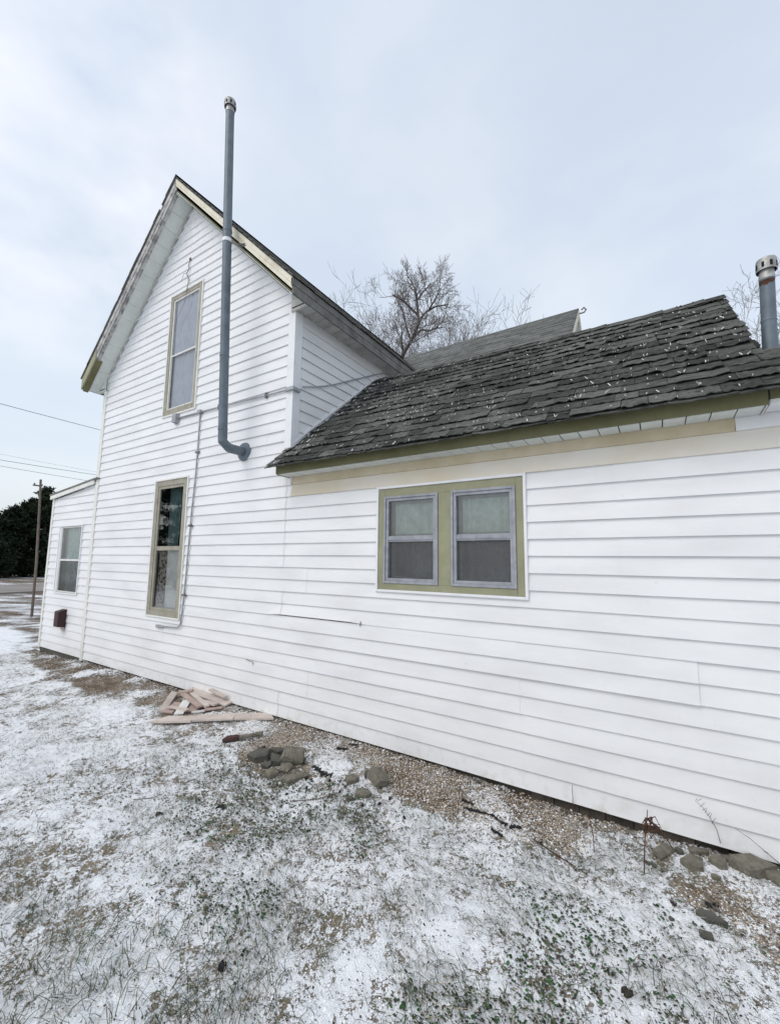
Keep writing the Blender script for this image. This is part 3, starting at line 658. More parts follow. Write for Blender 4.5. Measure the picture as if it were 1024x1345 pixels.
t = MB(); t.tube([pl(px, py, 0, -3.345) for px, py in ((398, 507.5), (412, 508), (426, 507), (440, 504.5), (452, 501.8), (466, 498.2), (480, 495), (493, 492), (505, 490.2), (509, 492.5))], .008, 7); t.build('cable', 'conduit', cw_, smooth=True)
# brown vent hood on the porch
vb = empty('vent_hood', (-8.8, 0, .65), parent=house)
t = MB(); t.hexa([(-8.72, -.12, .535), (-8.56, -.12, .535), (-8.56, .0, .52), (-8.72, .0, .52), (-8.72, -.12, .79), (-8.56, -.12, .79), (-8.56, .0, .82), (-8.72, .0, .82)]); t.build('hood_body', 'brownbox', vb, bevel=.006)
t = MB(); 
for i in range(7): t.box(-8.715, -8.565, -.124, -.121, .55+i*.034, .564+i*.034)
t.build('louvre', 'brownbox', vb)
t = MB(); t.poly([(-8.73, -.019, .52), (-8.715, -.019, .47), (-8.68, -.019, .48), (-8.64, -.019, .43), (-8.61, -.019, .475), (-8.58, -.019, .46), (-8.55, -.019, .52)]); t.build('rust_stain', mat('rust_stain', (.5, .33, .25), .8, col2=(.74, .68, .64), vscale=25), vb)
# frayed wire above the upper window
t = MB(); t.box(-5.585, -5.555, -.03, -.01, 6.06, 6.09); t.tube([(-5.57, -.02, 6.06), (-5.58, -.035, 5.96), (-5.56, -.03, 5.90), (-5.61, -.04, 5.85), (-5.57, -.03, 5.78), (-5.55, -.035, 5.70), (-5.56, -.04, 5.62), (-5.565, -.045, 5.54)], .006, 5)
t.tube([(-5.61, -.04, 5.85), (-5.66, -.05, 5.86), (-5.72, -.05, 5.75)], .003, 4); t.tube([(-5.57, -.03, 5.78), (-5.52, -.05, 5.74)], .004, 4)
t.tube([(-5.56, -.04, 5.60), (-5.545, -.05, 5.50), (-5.60, -.05, 5.36), (-5.76, -.045, 5.20), (-5.80, -.04, 5.06), (-5.79, -.04, 5.00)], .0022, 4); t.build('hanging_wire', 'weather', house)
# torn bits and nails on the siding
t = MB(); t.tube([(-2.36, -.012, 1.145), (-2.35, -.03, 1.13), (-2.365, -.02, 1.10)], .004, 5); t.build('bent_nail', 'weather', house); t = MB(); t.tube([(-3.92, -.016, .600), (-3.86, -.028, .595), (-3.80, -.02, .588)], .003, 5); t.tube([(-3.80, -.02, .588), (-3.795, -.022, .555)], .003, 5); t.build('bent_nail', 'weather', house)

# ------------------------------------------------------------------ ground sheet
def axis(segs):
    out = [segs[0][0]]
    for a, b, n0, n1 in segs:
        k = max(1, int(round((b-a)/((n0+n1)/2)))); s = np.linspace(0, 1, k+1)[1:]
        if abs(n0-n1) < 1e-9: out += list(a+(b-a)*s)
        else:
            q = n1/n0; out += list(a+(b-a)*((q**s-1)/(q-1)))
    return np.array(out)
gx = axis([(-600, -40, 60, 1.5), (-40, -12, 1.5, .06), (-12, -6, .06, .022), (-6, -3.4, .022, .014), (-3.4, 1.3, .013, .013), (1.3, 6, .05, .3), (6, 500, .5, 60)])
gy = axis([(-500, -6, 60, .15), (-6, -3.2, .1, .02), (-3.2, .12, .013, .013), (.12, 12, .2, .8), (12, 600, 1, 60)])
GX, GY = np.meshgrid(gx, gy, indexing='xy'); nx, ny = len(gx), len(gy)
X = GX.ravel(); Y = GY.ravel()
cov = snow_cover(X, Y); gr = grit_mask(X, Y)
near = sm(-30, -10, X)*sm(-8, -4, Y)
lump = (fbm(X*22, Y*22, 3)-.5)*.022 + (fbm(X*55+3, Y*55, 2)-.5)*.010
Z = gh(X, Y) + near*(lump*(.35+.65*cov) + .010*sm(.45, .75, cov))
Z = np.where(Y > .05, np.minimum(Z, .0) - .05, Z)
co = np.stack([X, Y, Z], 1).astype(np.float32)
me = bpy.data.meshes.new('ground'); me.vertices.add(nx*ny); me.vertices.foreach_set('co', co.ravel())
ii = np.arange((nx-1)*(ny-1)); ci = ii % (nx-1); ri = ii//(nx-1); a = ri*nx+ci
idx = np.stack([a, a+1, a+nx+1, a+nx], 1).astype(np.int32)
me.loops.add(idx.size); me.loops.foreach_set('vertex_index', idx.ravel()); me.polygons.add(len(idx)); me.polygons.foreach_set('loop_start', np.arange(0, idx.size, 4, dtype=np.int32))
me.polygons.foreach_set('use_smooth', np.ones(len(idx), bool)); me.update(); me.validate()
for nm, arr in (('cover', cov), ('grit', gr)):
    at = me.attributes.new(nm, 'FLOAT', 'POINT'); at.data.foreach_set('value', arr.astype(np.float32))
g = bpy.data.objects.new('ground', me); COL.objects.link(g); tag(g, kind='structure')

def ground_mat():
    m = bpy.data.materials.new('snow_dusted_ground'); m.use_nodes = True; nt = m.node_tree; N = nt.nodes; L = nt.links
    b = N['Principled BSDF']; b.inputs['Roughness'].default_value = .85; b.inputs['Specular IOR Level'].default_value = .2
    tc = N.new('ShaderNodeTexCoord')
    def nz(s, d=6, r=.6, dist=0):
        n = N.new('ShaderNodeTexNoise'); n.inputs['Scale'].default_value = s; n.inputs['Detail'].default_value = d; n.inputs['Roughness'].default_value = r; n.inputs['Distortion'].default_value = dist
        L.new(tc.outputs['Object'], n.inputs['Vector']); return n.outputs['Fac']
    def mr(x, a, b_, c=0, d=1):
        n = N.new('ShaderNodeMapRange'); n.inputs[1].default_value = a; n.inputs[2].default_value = b_; n.inputs[3].default_value = c; n.inputs[4].default_value = d; L.new(x, n.inputs[0]); return n.outputs[0]
    def math_(op, x, y):
        n = N.new('ShaderNodeMath'); n.operation = op
        for i, q in enumerate((x, y)):
            if isinstance(q, (int, float)): n.inputs[i].default_value = q
            else: L.new(q, n.inputs[i])
        return n.outputs[0]
    def mix(f, a_, b_):
        n = N.new('ShaderNodeMix'); n.data_type = 'RGBA'
        L.new(f, n.inputs[0])
        for i, q in ((6, a_), (7, b_)):
            if isinstance(q, tuple): n.inputs[i].default_value = (*q, 1)
            else: L.new(q, n.inputs[i])
        return n.outputs[2]
    ca = N.new('ShaderNodeAttribute'); ca.attribute_name = 'cover'; ga = N.new('ShaderNodeAttribute'); ga.attribute_name = 'grit'
    cover = ca.outputs['Fac']; grit = ga.outputs['Fac']
    n0 = nz(17, 5, .75, .8); n1 = nz(42, 5, .78, 1.0); n2 = nz(120, 3, .7, .4)
    nn = math_('ADD', math_('MULTIPLY', n0, .40), math_('ADD', math_('MULTIPLY', n1, .38), math_('MULTIPLY', n2, .22)))
    thr = math_('SUBTRACT', .611, math_('MULTIPLY', cover, .215))
    snowf = mr(math_('SUBTRACT', nn, thr), -.012, .016)
    turf = mix(mr(nz(70, 5, .7), .38, .60), (.060, .060, .036), (.30, .245, .17))
    tt_ = N.new('ShaderNodeMix'); tt_.data_type='RGBA'; tt_.inputs[7].default_value=(.30,.24,.17,1); L.new(math_('MULTIPLY', mr(nz(2.2, 4), .5, .62), .75), tt_.inputs[0]); L.new(turf, tt_.inputs[6]); turf = tt_.outputs[2]
    v = N.new('ShaderNodeTexVoronoi'); v.inputs['Scale'].default_value = 85; L.new(tc.outputs['Object'], v.inputs['Vector'])
    sepc = N.new('ShaderNodeSeparateColor'); L.new(v.outputs['Color'], sepc.inputs[0])
    soil = mix(mr(sepc.outputs[0], 0, 1), (.13, .10, .075), (.44, .38, .31))
    soil = mix(mr(nz(2.6, 5), .47, .60), soil, (.12, .082, .05))
    sxx = N.new('ShaderNodeSeparateXYZ'); L.new(tc.outputs['Object'], sxx.inputs[0])
    soil = mix(math_('MULTIPLY', mr(sxx.outputs['X'], -4.2, -6.2), mr(nz(9, 5), .30, .62)), soil, (.10, .072, .046))
    base = mix(grit, turf, soil)
    snowc = mix(mr(nz(5, 4), .3, .7), (.80, .82, .845), (.86, .87, .885))
    L.new(mix(snowf, base, snowc), b.inputs['Base Color'])
    bp = N.new('ShaderNodeBump'); bp.inputs['Strength'].default_value = .8; bp.inputs['Distance'].default_value = .012
    L.new(math_('ADD', math_('MULTIPLY', snowf, .6), math_('MULTIPLY', n2, .8)), bp.inputs['Height']); L.new(bp.outputs[0], b.inputs['Normal'])
    return m
me.materials.append(ground_mat())

t = MB(); t.box(-33.3, -26.0, -300, 300, -.3, .03); o = t.build('road', 'road'); tag(o, kind='structure')

# ------------------------------------------------------------------ scattered ground cover (numpy)
def gz(x, y):
    c = snow_cover(x, y)
    l = (fbm(x*22, y*22, 3)-.5)*.022+(fbm(x*55+3, y*55, 2)-.5)*.010
    return gh(x, y)+l*(.35+.65*c)+.010*sm(.45, .75, c)
def scatter(n, xr=(-9.5, 1.2), yr=(-3.1, -.03), dens=None, pw=1.5):
    xs, ys = [], []; got = 0
    while got < n:
        k = n*3
        x = RS.uniform(*xr, k); y = RS.uniform(*yr, k)
        r = np.sqrt(x*x+(y+3.24)**2+1.5**2); p = (2.2/r)**pw
        if dens is not None: p = p*dens(x, y)
        q = RS.rand(k) < p; xs.append(x[q]); ys.append(y[q]); got += q.sum()
    return np.concatenate(xs)[:n], np.concatenate(ys)[:n]
def np_mesh(name, verts, faces, mats, mi=None, smooth=False):
    nf = faces.shape[1]
    me = bpy.data.meshes.new(name); me.vertices.add(len(verts)); me.vertices.foreach_set('co', verts.astype(np.float32).ravel())
    me.loops.add(faces.size); me.loops.foreach_set('vertex_index', faces.astype(np.int32).ravel()); me.polygons.add(len(faces)); me.polygons.foreach_set('loop_start', np.arange(0, faces.size, nf, dtype=np.int32))
    for m in mats: me.materials.append(M[m])
    if mi is not None: me.polygons.foreach_set('material_index', mi.astype(np.int32))
    if smooth: me.polygons.foreach_set('use_smooth', np.ones(len(faces), bool))
    me.update(); me.validate(); o = bpy.data.objects.new(name, me); COL.objects.link(o); return o
def blades(name, n, Lr, Wr, rise, mats, probs, dens=None, xr=(-9.5, 1.2), curl=.8, lift=(.0, .012), pw=1.5, combed=0):
    x, y = scatter(n, xr=xr, dens=dens, pw=pw); z = gz(x, y)+RS.uniform(*lift, n)
    th = RS.uniform(0, 2*np.pi, n)
    if combed: th = th*(1-combed)+combed*(2*np.pi*fbm(x*2.5+50, y*2.5, 2)*1.6)
    ln = RS.uniform(*Lr, n)*RS.uniform(.6, 1.2, n); w = RS.uniform(*Wr, n); rs = RS.uniform(*rise, n); cu = RS.uniform(-curl, curl, n)
    S = 4; P = []
    px, py, pz = x.copy(), y.copy(), z.copy()
    for i in range(S+1):
        s = i/S; ang = th+cu*s*1.6; dx, dy = np.cos(ang), np.sin(ang)
        if i: px = px+dx*ln/S; py = py+dy*ln/S; pz = z+ln*rs*(4*s*(1-s)*.5+s*.35)
        ww = w*(1-.8*s)*.5
        nx_, ny_ = -dy, dx
        P.append(np.stack([px-nx_*ww, py-ny_*ww, pz], 1)); P.append(np.stack([px+nx_*ww, py+ny_*ww, pz+.0006], 1))
    V = np.stack(P, 1).reshape(-1, 3); k = 2*(S+1); b0 = (np.arange(n)*k)[:, None]
    F = np.concatenate([np.stack([b0[:, 0]+2*i, b0[:, 0]+2*i+1, b0[:, 0]+2*i+3, b0[:, 0]+2*i+2], 1)[:, None] for i in range(S)], 1).reshape(-1, 4)
    mi = np.repeat(RS.choice(len(mats), n, p=probs), S)
    o = np_mesh(name, V, F, mats, mi); return tag(o, kind='stuff')
ICO = None
def lumps(name, n, Rr, mats, probs, dens=None, flat=.6, sink=.3, xr=(-9.5, 1.2), pw=1.5, yr=(-3.1, -.02)):
    bm = bmesh.new(); bmesh.ops.create_icosphere(bm, subdivisions=1, radius=1)
    bv = np.array([v.co[:] for v in bm.verts]); bf = np.array([[v.index for v in f.verts] for f in bm.faces]); bm.free()
    x, y = scatter(n, xr=xr, dens=dens, pw=pw, yr=yr); z = gz(x, y)
    r = RS.uniform(0, 1, n)**2*(Rr[1]-Rr[0])+Rr[0]; th = RS.uniform(0, 6.28, n)
    V = bv[None]*(1+RS.uniform(-.28, .28, (n, len(bv), 1)))
    sx = RS.uniform(.7, 1.4, n)[:, None]; c, s = np.cos(th)[:, None], np.sin(th)[:, None]
    vx = V[..., 0]*sx; vy = V[..., 1]
    X_ = (vx*c-vy*s)*r[:, None]+x[:, None]; Y_ = (vx*s+vy*c)*r[:, None]+y[:, None]; Z_ = V[..., 2]*r[:, None]*flat*RS.uniform(.6, 1.2, n)[:, None]+z[:, None]+(r*flat*(1-2*sink)*.5)[:, None]
    VV = np.stack([X_, Y_, Z_], 2).reshape(-1, 3); F = (bf[None]+(np.arange(n)*len(bv))[:, None, None]).reshape(-1, 3)
    mi = np.repeat(RS.choice(len(mats), n, p=probs), len(bf))
    return tag(np_mesh(name, VV, F, mats, mi), kind='stuff')
ng = lambda x, y: (1-.8*grit_mask(x, y))
blades('grass', 52000, (.025, .07), (.0014, .0026), (.10, .45), ['grass_d', 'grass_g', 'grass_t', 'grass_w'], [.50, .13, .25, .12], dens=lambda x, y: ng(x, y)*(.10+1.2*sm(.40, .60, fbm(x*4.5, y*4.5, 3))), combed=.45, pw=1.2)
blades('grass', 8000, (.06, .12), (.0024, .0038), (.15, .5), ['grass_d', 'grass_g', 'grass_t'], [.72, .10, .18], dens=lambda x, y: ng(x, y)*sm(.42, .6, fbm(x*1.7+9, y*1.7+4, 3))*sm(-4.5, -2.5, x), combed=.3, xr=(-5, 1.2), pw=2.2)
lumps('snow_clumps', 60000, (.0015, .0065), ['snow'], [1], dens=lambda x, y: (.15+snow_cover(x, y))*(1-.45*grit_mask(x, y)), flat=.5, sink=.35, pw=1.2)
lumps('gravel', 30000, (.0022, .0065), ['peb_t', 'peb_g', 'peb_d', 'snow'], [.34, .27, .21, .18], dens=lambda x, y: grit_mask(x, y)**2*(.25+.75*sm(-6.2, -4.2, x)), flat=.6, sink=.3, yr=(-1.6, .02), pw=1.2)
lumps('wall_foot_debris', 3500, (.003, .012), ['peb_d', 'peb_g', 'peb_t', 'snow'], [.42, .25, .15, .18], flat=.6, sink=.25, yr=(-.10, .04), pw=.6)
# clover: small rounded leaflets in patches
def leaflets(name, n, Rr, mats, probs, dens, xr=(-4, 1.2)):
    x, y = scatter(n, xr=xr, dens=dens, pw=1.0); z = gz(x, y)+RS.uniform(.003, .016, n); r = RS.uniform(*Rr, n); th = RS.uniform(0, 6.28, n)
    ang = np.arange(6)*np.pi/3; tx = RS.uniform(-.5, .5, n); ty = RS.uniform(-.5, .5, n)
    rr = r[:, None]*(1+RS.uniform(-.25, .25, (n, 6))); lx = np.cos(ang+th[:, None])*rr; ly = np.sin(ang+th[:, None])*rr*RS.uniform(.6, 1, n)[:, None]
    V = np.stack([x[:, None]+lx, y[:, None]+ly, z[:, None]+lx*tx[:, None]+ly*ty[:, None]], 2).reshape(-1, 3)
    F = np.arange(n*6).reshape(n, 6); return tag(np_mesh(name, V, F, mats, RS.choice(len(mats), n, p=probs)), kind='stuff')
leaflets('clover', 7000, (.0022, .0085), ['clover', 'clover_b'], [.60, .40], clover_mask)
leaflets('leaf_bits', 12000, (.002, .006), ['clover_b', 'peb_d'], [.7, .3], lambda x, y: .2+.8*sm(.5, .7, fbm(x*2+4, y*2+60, 3)), xr=(-8, 1.2))

# ------------------------------------------------------------------ loose things on the ground
def on_ground(px, py, lift=0):
    z = 0.03
    for _ in range(6):
        p = pl(px, py, 2, z+lift); z = float(gz(np.array([min(p.x, 5)]), np.array([min(p.y, -.0)]))[0])
    return Vector((p.x, p.y, z))
def stone(px, py, lx, ly, h, rot, label, tilt=(0, 0), m='stone', seed=0, name='rock', grp='broken stones lying by the wall', cat='rock', dz=0):
    R = random.Random(seed*13+5); p = on_ground(px, py)
    if p.y > -.03-ly*.3: p.y = -.03-ly*.3
    lx *= 1.12; ly *= 1.12; h *= .9; bm = bmesh.new(); n = R.choice([4, 5, 5, 6]); a0 = R.random()*6
    for k in range(n):
        a = a0+2*math.pi*k/n+R.uniform(-.32, .32); rr = R.uniform(.80, 1.12)
        ex = 2.2; c, s_ = math.cos(a), math.sin(a); q = (abs(c)**ex+abs(s_)**ex)**(-1/ex)
        x, y = c*q*rr*lx/2, s_*q*rr*ly/2; sh = R.uniform(.72, 1.0)
        bm.verts.new((x, y, -h*.5)); bm.verts.new((x*sh, y*sh, h*.5+R.uniform(-.30, .12)*h))
        bm.verts.new((x*R.uniform(.98, 1.03), y*R.uniform(.98, 1.03), R.uniform(.15, .40)*h))
    bmesh.ops.convex_hull(bm, input=bm.verts); bmesh.ops.recalc_face_normals(bm, faces=bm.faces)
    bmesh.ops.triangulate(bm, faces=bm.faces)
    bmesh.ops.subdivide_edges(bm, edges=bm.edges[:], cuts=2, use_grid_fill=True)
    for v in bm.verts:
        v.co += Vector((mnoise.noise(v.co*80+Vector((seed, 0, 0))), mnoise.noise(v.co*80+Vector((0, seed, 9))), mnoise.noise(v.co*95+Vector((3, 0, seed)))))*min(lx, h)*.055
    me = bpy.data.meshes.new(name); bm.to_mesh(me); bm.free(); me.materials.append(M[m])
    o = bpy.data.objects.new(name, me); COL.objects.link(o)
    o.rotation_euler = (math.radians(tilt[0]), math.radians(tilt[1]), math.radians(rot)); o.location = (p.x, p.y, p.z+h*.30+dz+abs(math.sin(math.radians(tilt[0])))*ly*.3+abs(math.sin(math.radians(tilt[1])))*lx*.3)
    return tag(o, label, cat, grp)
S = stone
# first pile, beside the boards
S(340, 998, 0.218, 0.128, 0.069, 20, 'long dark stone at the left end of the pile beside the boards', (10, -8), 'stone_dark', 1)
S(366, 989, 0.17, 0.090, 0.044, 35, 'thin flat stone at the back of the pile beside the boards', (0, 5), 'stone_dark', 2)
S(387, 988, 0.166, 0.090, 0.037, 30, 'flat grey stone at the back right corner of the pile beside the boards', (0, 0), 'stone', 3)
S(383, 1004, 0.192, 0.179, 0.075, 50, 'biggest upright slab stone leaning on the pile beside the boards', (28, 14), 'stone', 4)
S(362, 1004, 0.154, 0.102, 0.062, -20, 'small blocky stone wedged in the middle of the pile beside the boards', (0, 15), 'stone_dark', 5)
S(357, 1020, 0.109, 0.096, 0.062, 10, 'rounded tan stone at the front of the pile beside the boards', (0, 0), 'stone', 6)
S(386, 1024, 0.218, 0.096, 0.044, 55, 'long low stone half sunk in snow in front of the stone pile', (0, 0), 'stone', 7)
S(398, 1000, 0.115, 0.045, 0.025, -30, 'thin black-edged sliver of stone right of the stone pile', (0, 10), 'stone_dark', 8)
# second pile
S(463, 1027, .10, .085, .04, 70, 'upright olive stone with snow tucked behind it, left of a pair', (15, 0), 'stone', 9)
S(478, 1044, .13, .09, .04, 20, 'tan flat stone lying in snow in front of the pair of stones', (0, 0), 'stone', 10)
S(497, 1030, .16, .12, .07, 60, 'large ridged grey-green stone at the right of the middle group', (22, 20), 'stone', 11)
S(459, 1051, .05, .05, .03, 0, 'little dark pebble-like stone in snow before the middle group', (0, 0), 'stone_dark', 12)
# third group, by the wall on the right
S(872, 1122, .075, .145, .03, -35, 'narrow leaning stone nearest the rusty weed stalk', (0, 25), 'stone', 13)
S(910, 1137, .095, .125, .045, -30, 'broad rounded stone second from the weed stalk', (0, 0), 'stone', 14)
S(917, 1117, .13, .05, .03, 20, 'long thin stone lying behind the broad rounded stone', (0, 0), 'stone', 15)
S(945, 1134, .085, .085, .035, -25, 'square stone between the broad rounded stone and the big boulder', (0, 0), 'stone', 16)
S(953, 1115, .10, .055, .035, 15, 'stone tucked right under the siding edge above the square stone', (0, 0), 'stone', 17)
S(989, 1146, .20, .115, .07, 30, 'biggest boulder at the right edge beneath the siding', (8, 0), 'stone', 18)
S(1020, 1158, .12, .10, .06, 20, 'stone cut by the right edge of the photo beside the biggest boulder', (0, 0), 'stone', 19)
S(375, 1012, .12, .09, .035, 75, 'tilted thin slab filling the front of the pile beside the boards', (18, -12), 'stone', 26)
S(349, 1008, .10, .07, .035, -15, 'flat dark flake under the left end of the pile beside the boards', (6, 8), 'stone_dark', 27)
S(484, 1021, .10, .07, .04, -40, 'dark slab edge tucked behind the large ridged stone', (15, 0), 'stone_dark', 28)
S(893, 1121, .05, .05, .03, 0, 'small dark stone between the narrow leaning stone and its neighbour', (0, 0), 'stone_dark', 20)
S(940, 1153, .04, .03, .02, 0, 'tiny stone just below the square stone', (0, 0), 'stone', 21)
S(932, 1208, .115, .055, .03, -10, 'flat dark stone out in the snow below the boulders', (0, 0), 'stone_dark', 22)
S(928, 1232, .06, .05, .025, -20, 'dark lump of stone lowest in front of the boulders', (0, 0), 'stone_dark', 23)
S(974, 1131, .04, .05, .04, -20, 'black wedge-shaped chip between square stone and biggest boulder', (0, 0), 'blackscrap', 24, name='stone_chip')
S(636, 1020, .035, .03, .03, 0, 'single brown pebble against the wall foot mid-wing', (0, 0), 'stone_dark', 25)

def plank(p0, p1, w, th, label, m='plank', z0=.0, z1=.0, roll=0, ends=(0, 0), name='board', edge='plank'):
    a = on_ground(*p0, z0); b = on_ground(*p1, z1); a.z += z0+.012; b.z += z1+.012
    for q in (a, b): q.y = min(q.y, -.03)
    d = (b-a).normalized(); s = d.cross(Vector((0, 0, 1))).normalized(); s = Matrix.Rotation(math.radians(roll), 3, d) @ s; n = s.cross(d)
    if n.z < 0: n = -n
    t = MB(); seg = 8; R = random.Random(int(p0[0])); prev = None
    for i in range(seg+1):
        f = i/seg; c = a.lerp(b, f); e0 = ends[0]*(i == 0)+ends[1]*(i == seg)
        j = R.uniform(-.003, .003); wl = w/2*(1+R.uniform(-.04, .04))
        ring = [c-s*wl-n*th/2+d*(-e0), c+s*wl-n*th/2+d*e0, c+s*wl+n*(th/2+j*.3)+d*e0, c-s*wl+n*(th/2+j*.3)-d*e0]
        if prev:
            for k in range(4): t.quad(prev[k], prev[(k+1) % 4], ring[(k+1) % 4], ring[k])
        else: t.quad(*ring[::-1])
        prev = ring
    t.quad(*prev)
    o = t.build(name, m)
    bm = bmesh.new(); bm.from_mesh(o.data); bmesh.ops.remove_doubles(bm, verts=bm.verts, dist=.0005); bmesh.ops.recalc_face_normals(bm, faces=bm.faces); bm.to_mesh(o.data); bm.free()
    bv = o.modifiers.new('bevel', 'BEVEL'); bv.width = .003; bv.segments = 2; bv.limit_method = 'ANGLE'
    return tag(o, label, 'board', 'heap of broken boards by the wall')
plank((209, 947), (256, 946), .15, .022, 'left piece of the long pinkish board fronting the heap', z0=.01, z1=.01, ends=(-.05, 0))
plank((256, 945), (309, 943), .155, .022, 'middle piece of the long pinkish board fronting the heap', z0=.015, z1=.012)
plank((309, 943), (357, 943), .155, .022, 'right piece of the long pinkish board with slanted end', z0=.012, z1=.005, ends=(0, .03))
plank((262, 903), (303, 925), .15, .022, 'wide pinkish board running diagonally down from the siding', z0=.06, z1=.02, roll=12)
plank((229, 911), (211, 937), .07, .022, 'narrow board leaning steeply at the left of the heap', z0=.04, z1=.01, roll=-20)
plank((234, 912), (253, 909), .09, .03, 'short reddish block at the top of the heap', 'plank_red', z0=.04, z1=.05)
plank((219, 938), (236, 925), .13, .02, 'reddish square offcut behind the long board', 'plank_red', z0=.01, z1=.02)
plank((234, 940), (246, 921), .09, .012, 'white painted offcut standing out in the middle of the heap', 'plank_edge', z0=.03, z1=.05, ends=(0, .02))
plank((248, 937), (262, 924), .13, .02, 'reddish flat offcut under the crossed boards', 'plank_red', z0=.0, z1=.02)
plank((252, 912), (272, 930), .055, .022, 'thin pinkish board crossing the heap beneath the wide one', 'plank', z0=.06, z1=.03)
plank((262, 922), (284, 927), .07, .02, 'short pinkish board end poking out under the wide board', 'plank', z0=.035, z1=.03)
plank((252, 937), (270, 935), .05, .015, 'small white-edged sliver lying just behind the long board', 'plank_edge', z0=.0, z1=.0)

plank((240, 913), (263, 930), .06, .02, 'narrow reddish board crossing behind the white offcut', 'plank_red', z0=.065, z1=.045)
plank((276, 907), (296, 917), .05, .018, 'slim board lying on top of the wide diagonal board', 'plank', z0=.105, z1=.085)
plank((222, 930), (246, 934), .05, .018, 'short pinkish lath across the reddish offcut at left', 'plank', z0=.04, z1=.045)
plank((268, 934), (292, 931), .05, .015, 'thin pinkish lath between the long board and the wide board', 'plank_red', z0=.01, z1=.012)
_rr = random.Random(42)
for i in range(34):
    cx_, cy_ = _rr.choice([(375, 1035), (420, 1030), (440, 1048), (470, 1058), (500, 1060), (900, 1150), (930, 1190), (395, 1020)])
    S(cx_+_rr.gauss(0, 22), cy_+_rr.gauss(0, 7), _rr.uniform(.018, .042), _rr.uniform(.012, .03), _rr.uniform(.01, .018), _rr.uniform(0, 180), 'small dark shard of stone scattered in the snow around the stone piles', (0, 0), _rr.choice(['stone_dark', 'stone', 'blackscrap']), 100+i, name='stone_shard', grp='small stone shards around the piles')
# reddish brick fragment and pipe end
p0 = on_ground(292, 976); p1 = on_ground(314, 973); p2 = on_ground(341, 968)
rt = empty('brick_fragment', p0, 'dark red broken brick bar lying on gravel right of the boards', 'debris')
d = (p1-p0); t = MB(); t.tube([p0+Vector((0, 0, .02)), p0.lerp(p1, .3)+Vector((0, 0, .028)), p0.lerp(p1, .8)+Vector((0, 0, .028)), p1+Vector((0, 0, .024))], [.014, .030, .030, .024], 7); t.build('broken_end', 'rustwood', rt)
t = MB(); t.tube([p1+Vector((0, 0, .024)), p1.lerp(p2, .5)+Vector((0, 0, .026)), p2+Vector((0, 0, .028)), p2+Vector((.02, .01, .028))], [.020, .018, .022, .022], 8); t.build('handle_end', 'stone', rt)

def scrap(pts, w, label, m='blackscrap', name='shingle_scrap', th=.003, cat='scrap', lift=.006, grp='black roofing scraps on the gravel'):
    P_ = [on_ground(*p)+Vector((0, 0, lift)) for p in pts]; t = MB(); R = random.Random(int(pts[0][0]*3)); prev = None; n = 6*(len(P_)-1)
    for i in range(n+1):
        f = i/n*(len(P_)-1); k = min(int(f), len(P_)-2); c = P_[k].lerp(P_[k+1], f-k); d = (P_[k+1]-P_[k]).normalized(); s = Vector((-d.y, d.x, 0)).normalized()
        ww = w*R.uniform(.12, .50)*(.4 if i in (0, n) else 1); h = R.uniform(0, .007); c = c+s*R.uniform(-.3, .3)*w
        ring = [c-s*ww+Vector((0, 0, -.004)), c+s*ww+Vector((0, 0, -.004)), c+s*ww*.9+Vector((0, 0, th+h)), c-s*ww*.9+Vector((0, 0, th+h*.4))]
        if prev:
            for q in range(4): t.quad(prev[q], prev[(q+1) % 4], ring[(q+1) % 4], ring[q])
        else: t.quad(*ring[::-1])
        prev = ring
    t.quad(*prev); o = t.build(name, m); return tag(o, label, cat, grp)
scrap([(411, 1008), (418, 1013), (425, 1018), (436, 1019)], .05, 'curled black roofing scrap between the two stone piles')
scrap([(442, 983), (450, 985), (457, 984)], .035, 'short flat black scrap below the siding, nearer the boards')
scrap([(458, 978), (466, 980), (471, 979)], .025, 'small black scrap touching the wall foot behind the short one')
scrap([(606, 1052), (614, 1055), (622, 1058)], .022, 'slim black scrap at the upper end of the broken trail')
scrap([(609, 1062), (620, 1066), (634, 1069), (648, 1074), (658, 1082), (666, 1085)], .028, 'long wavy black scrap trail across the gravel')
scrap([(668, 1089), (676, 1087), (685, 1089)], .028, 'black scrap at the lower right end of the wavy trail')
scrap([(645, 1090), (653, 1096), (660, 1100)], .022, 'short black scrap just below the wavy trail')
scrap([(287, 1060), (294, 1064)], .040, 'square black chip in the snow below the first stone pile')
scrap([(204, 1071), (213, 1071)], .045, 'ragged dark clod in the snow left of the square chip', 'clod', name='dirt_clod', cat='clod')
scrap([(292, 1269), (291.5, 1279)], .034, 'oval black object alone in the lower left snow', name='black_pebble', th=.014, cat='pebble')
scrap([(343, 984), (348, 982)], .025, 'tiny black lump behind the first stone pile')
scrap([(704, 1107), (712, 1110)], .018, 'tiny black bit at the upper tip of the fallen twig')
scrap([(846, 1133), (854, 1136), (862, 1141)], .030, 'dark leaf-like scrap at the foot of the rusty weed stalk', 'stone_dark')
scrap([(880, 1187), (889, 1191)], .018, 'dark leaf lying alone left of the flat dark stone', 'clover_b', name='dead_leaf', cat='leaf')
scrap([(818, 1300), (828, 1312)], .045, 'dark clod of soil near the lower right corner', 'clod', name='dirt_clod', cat='clod')

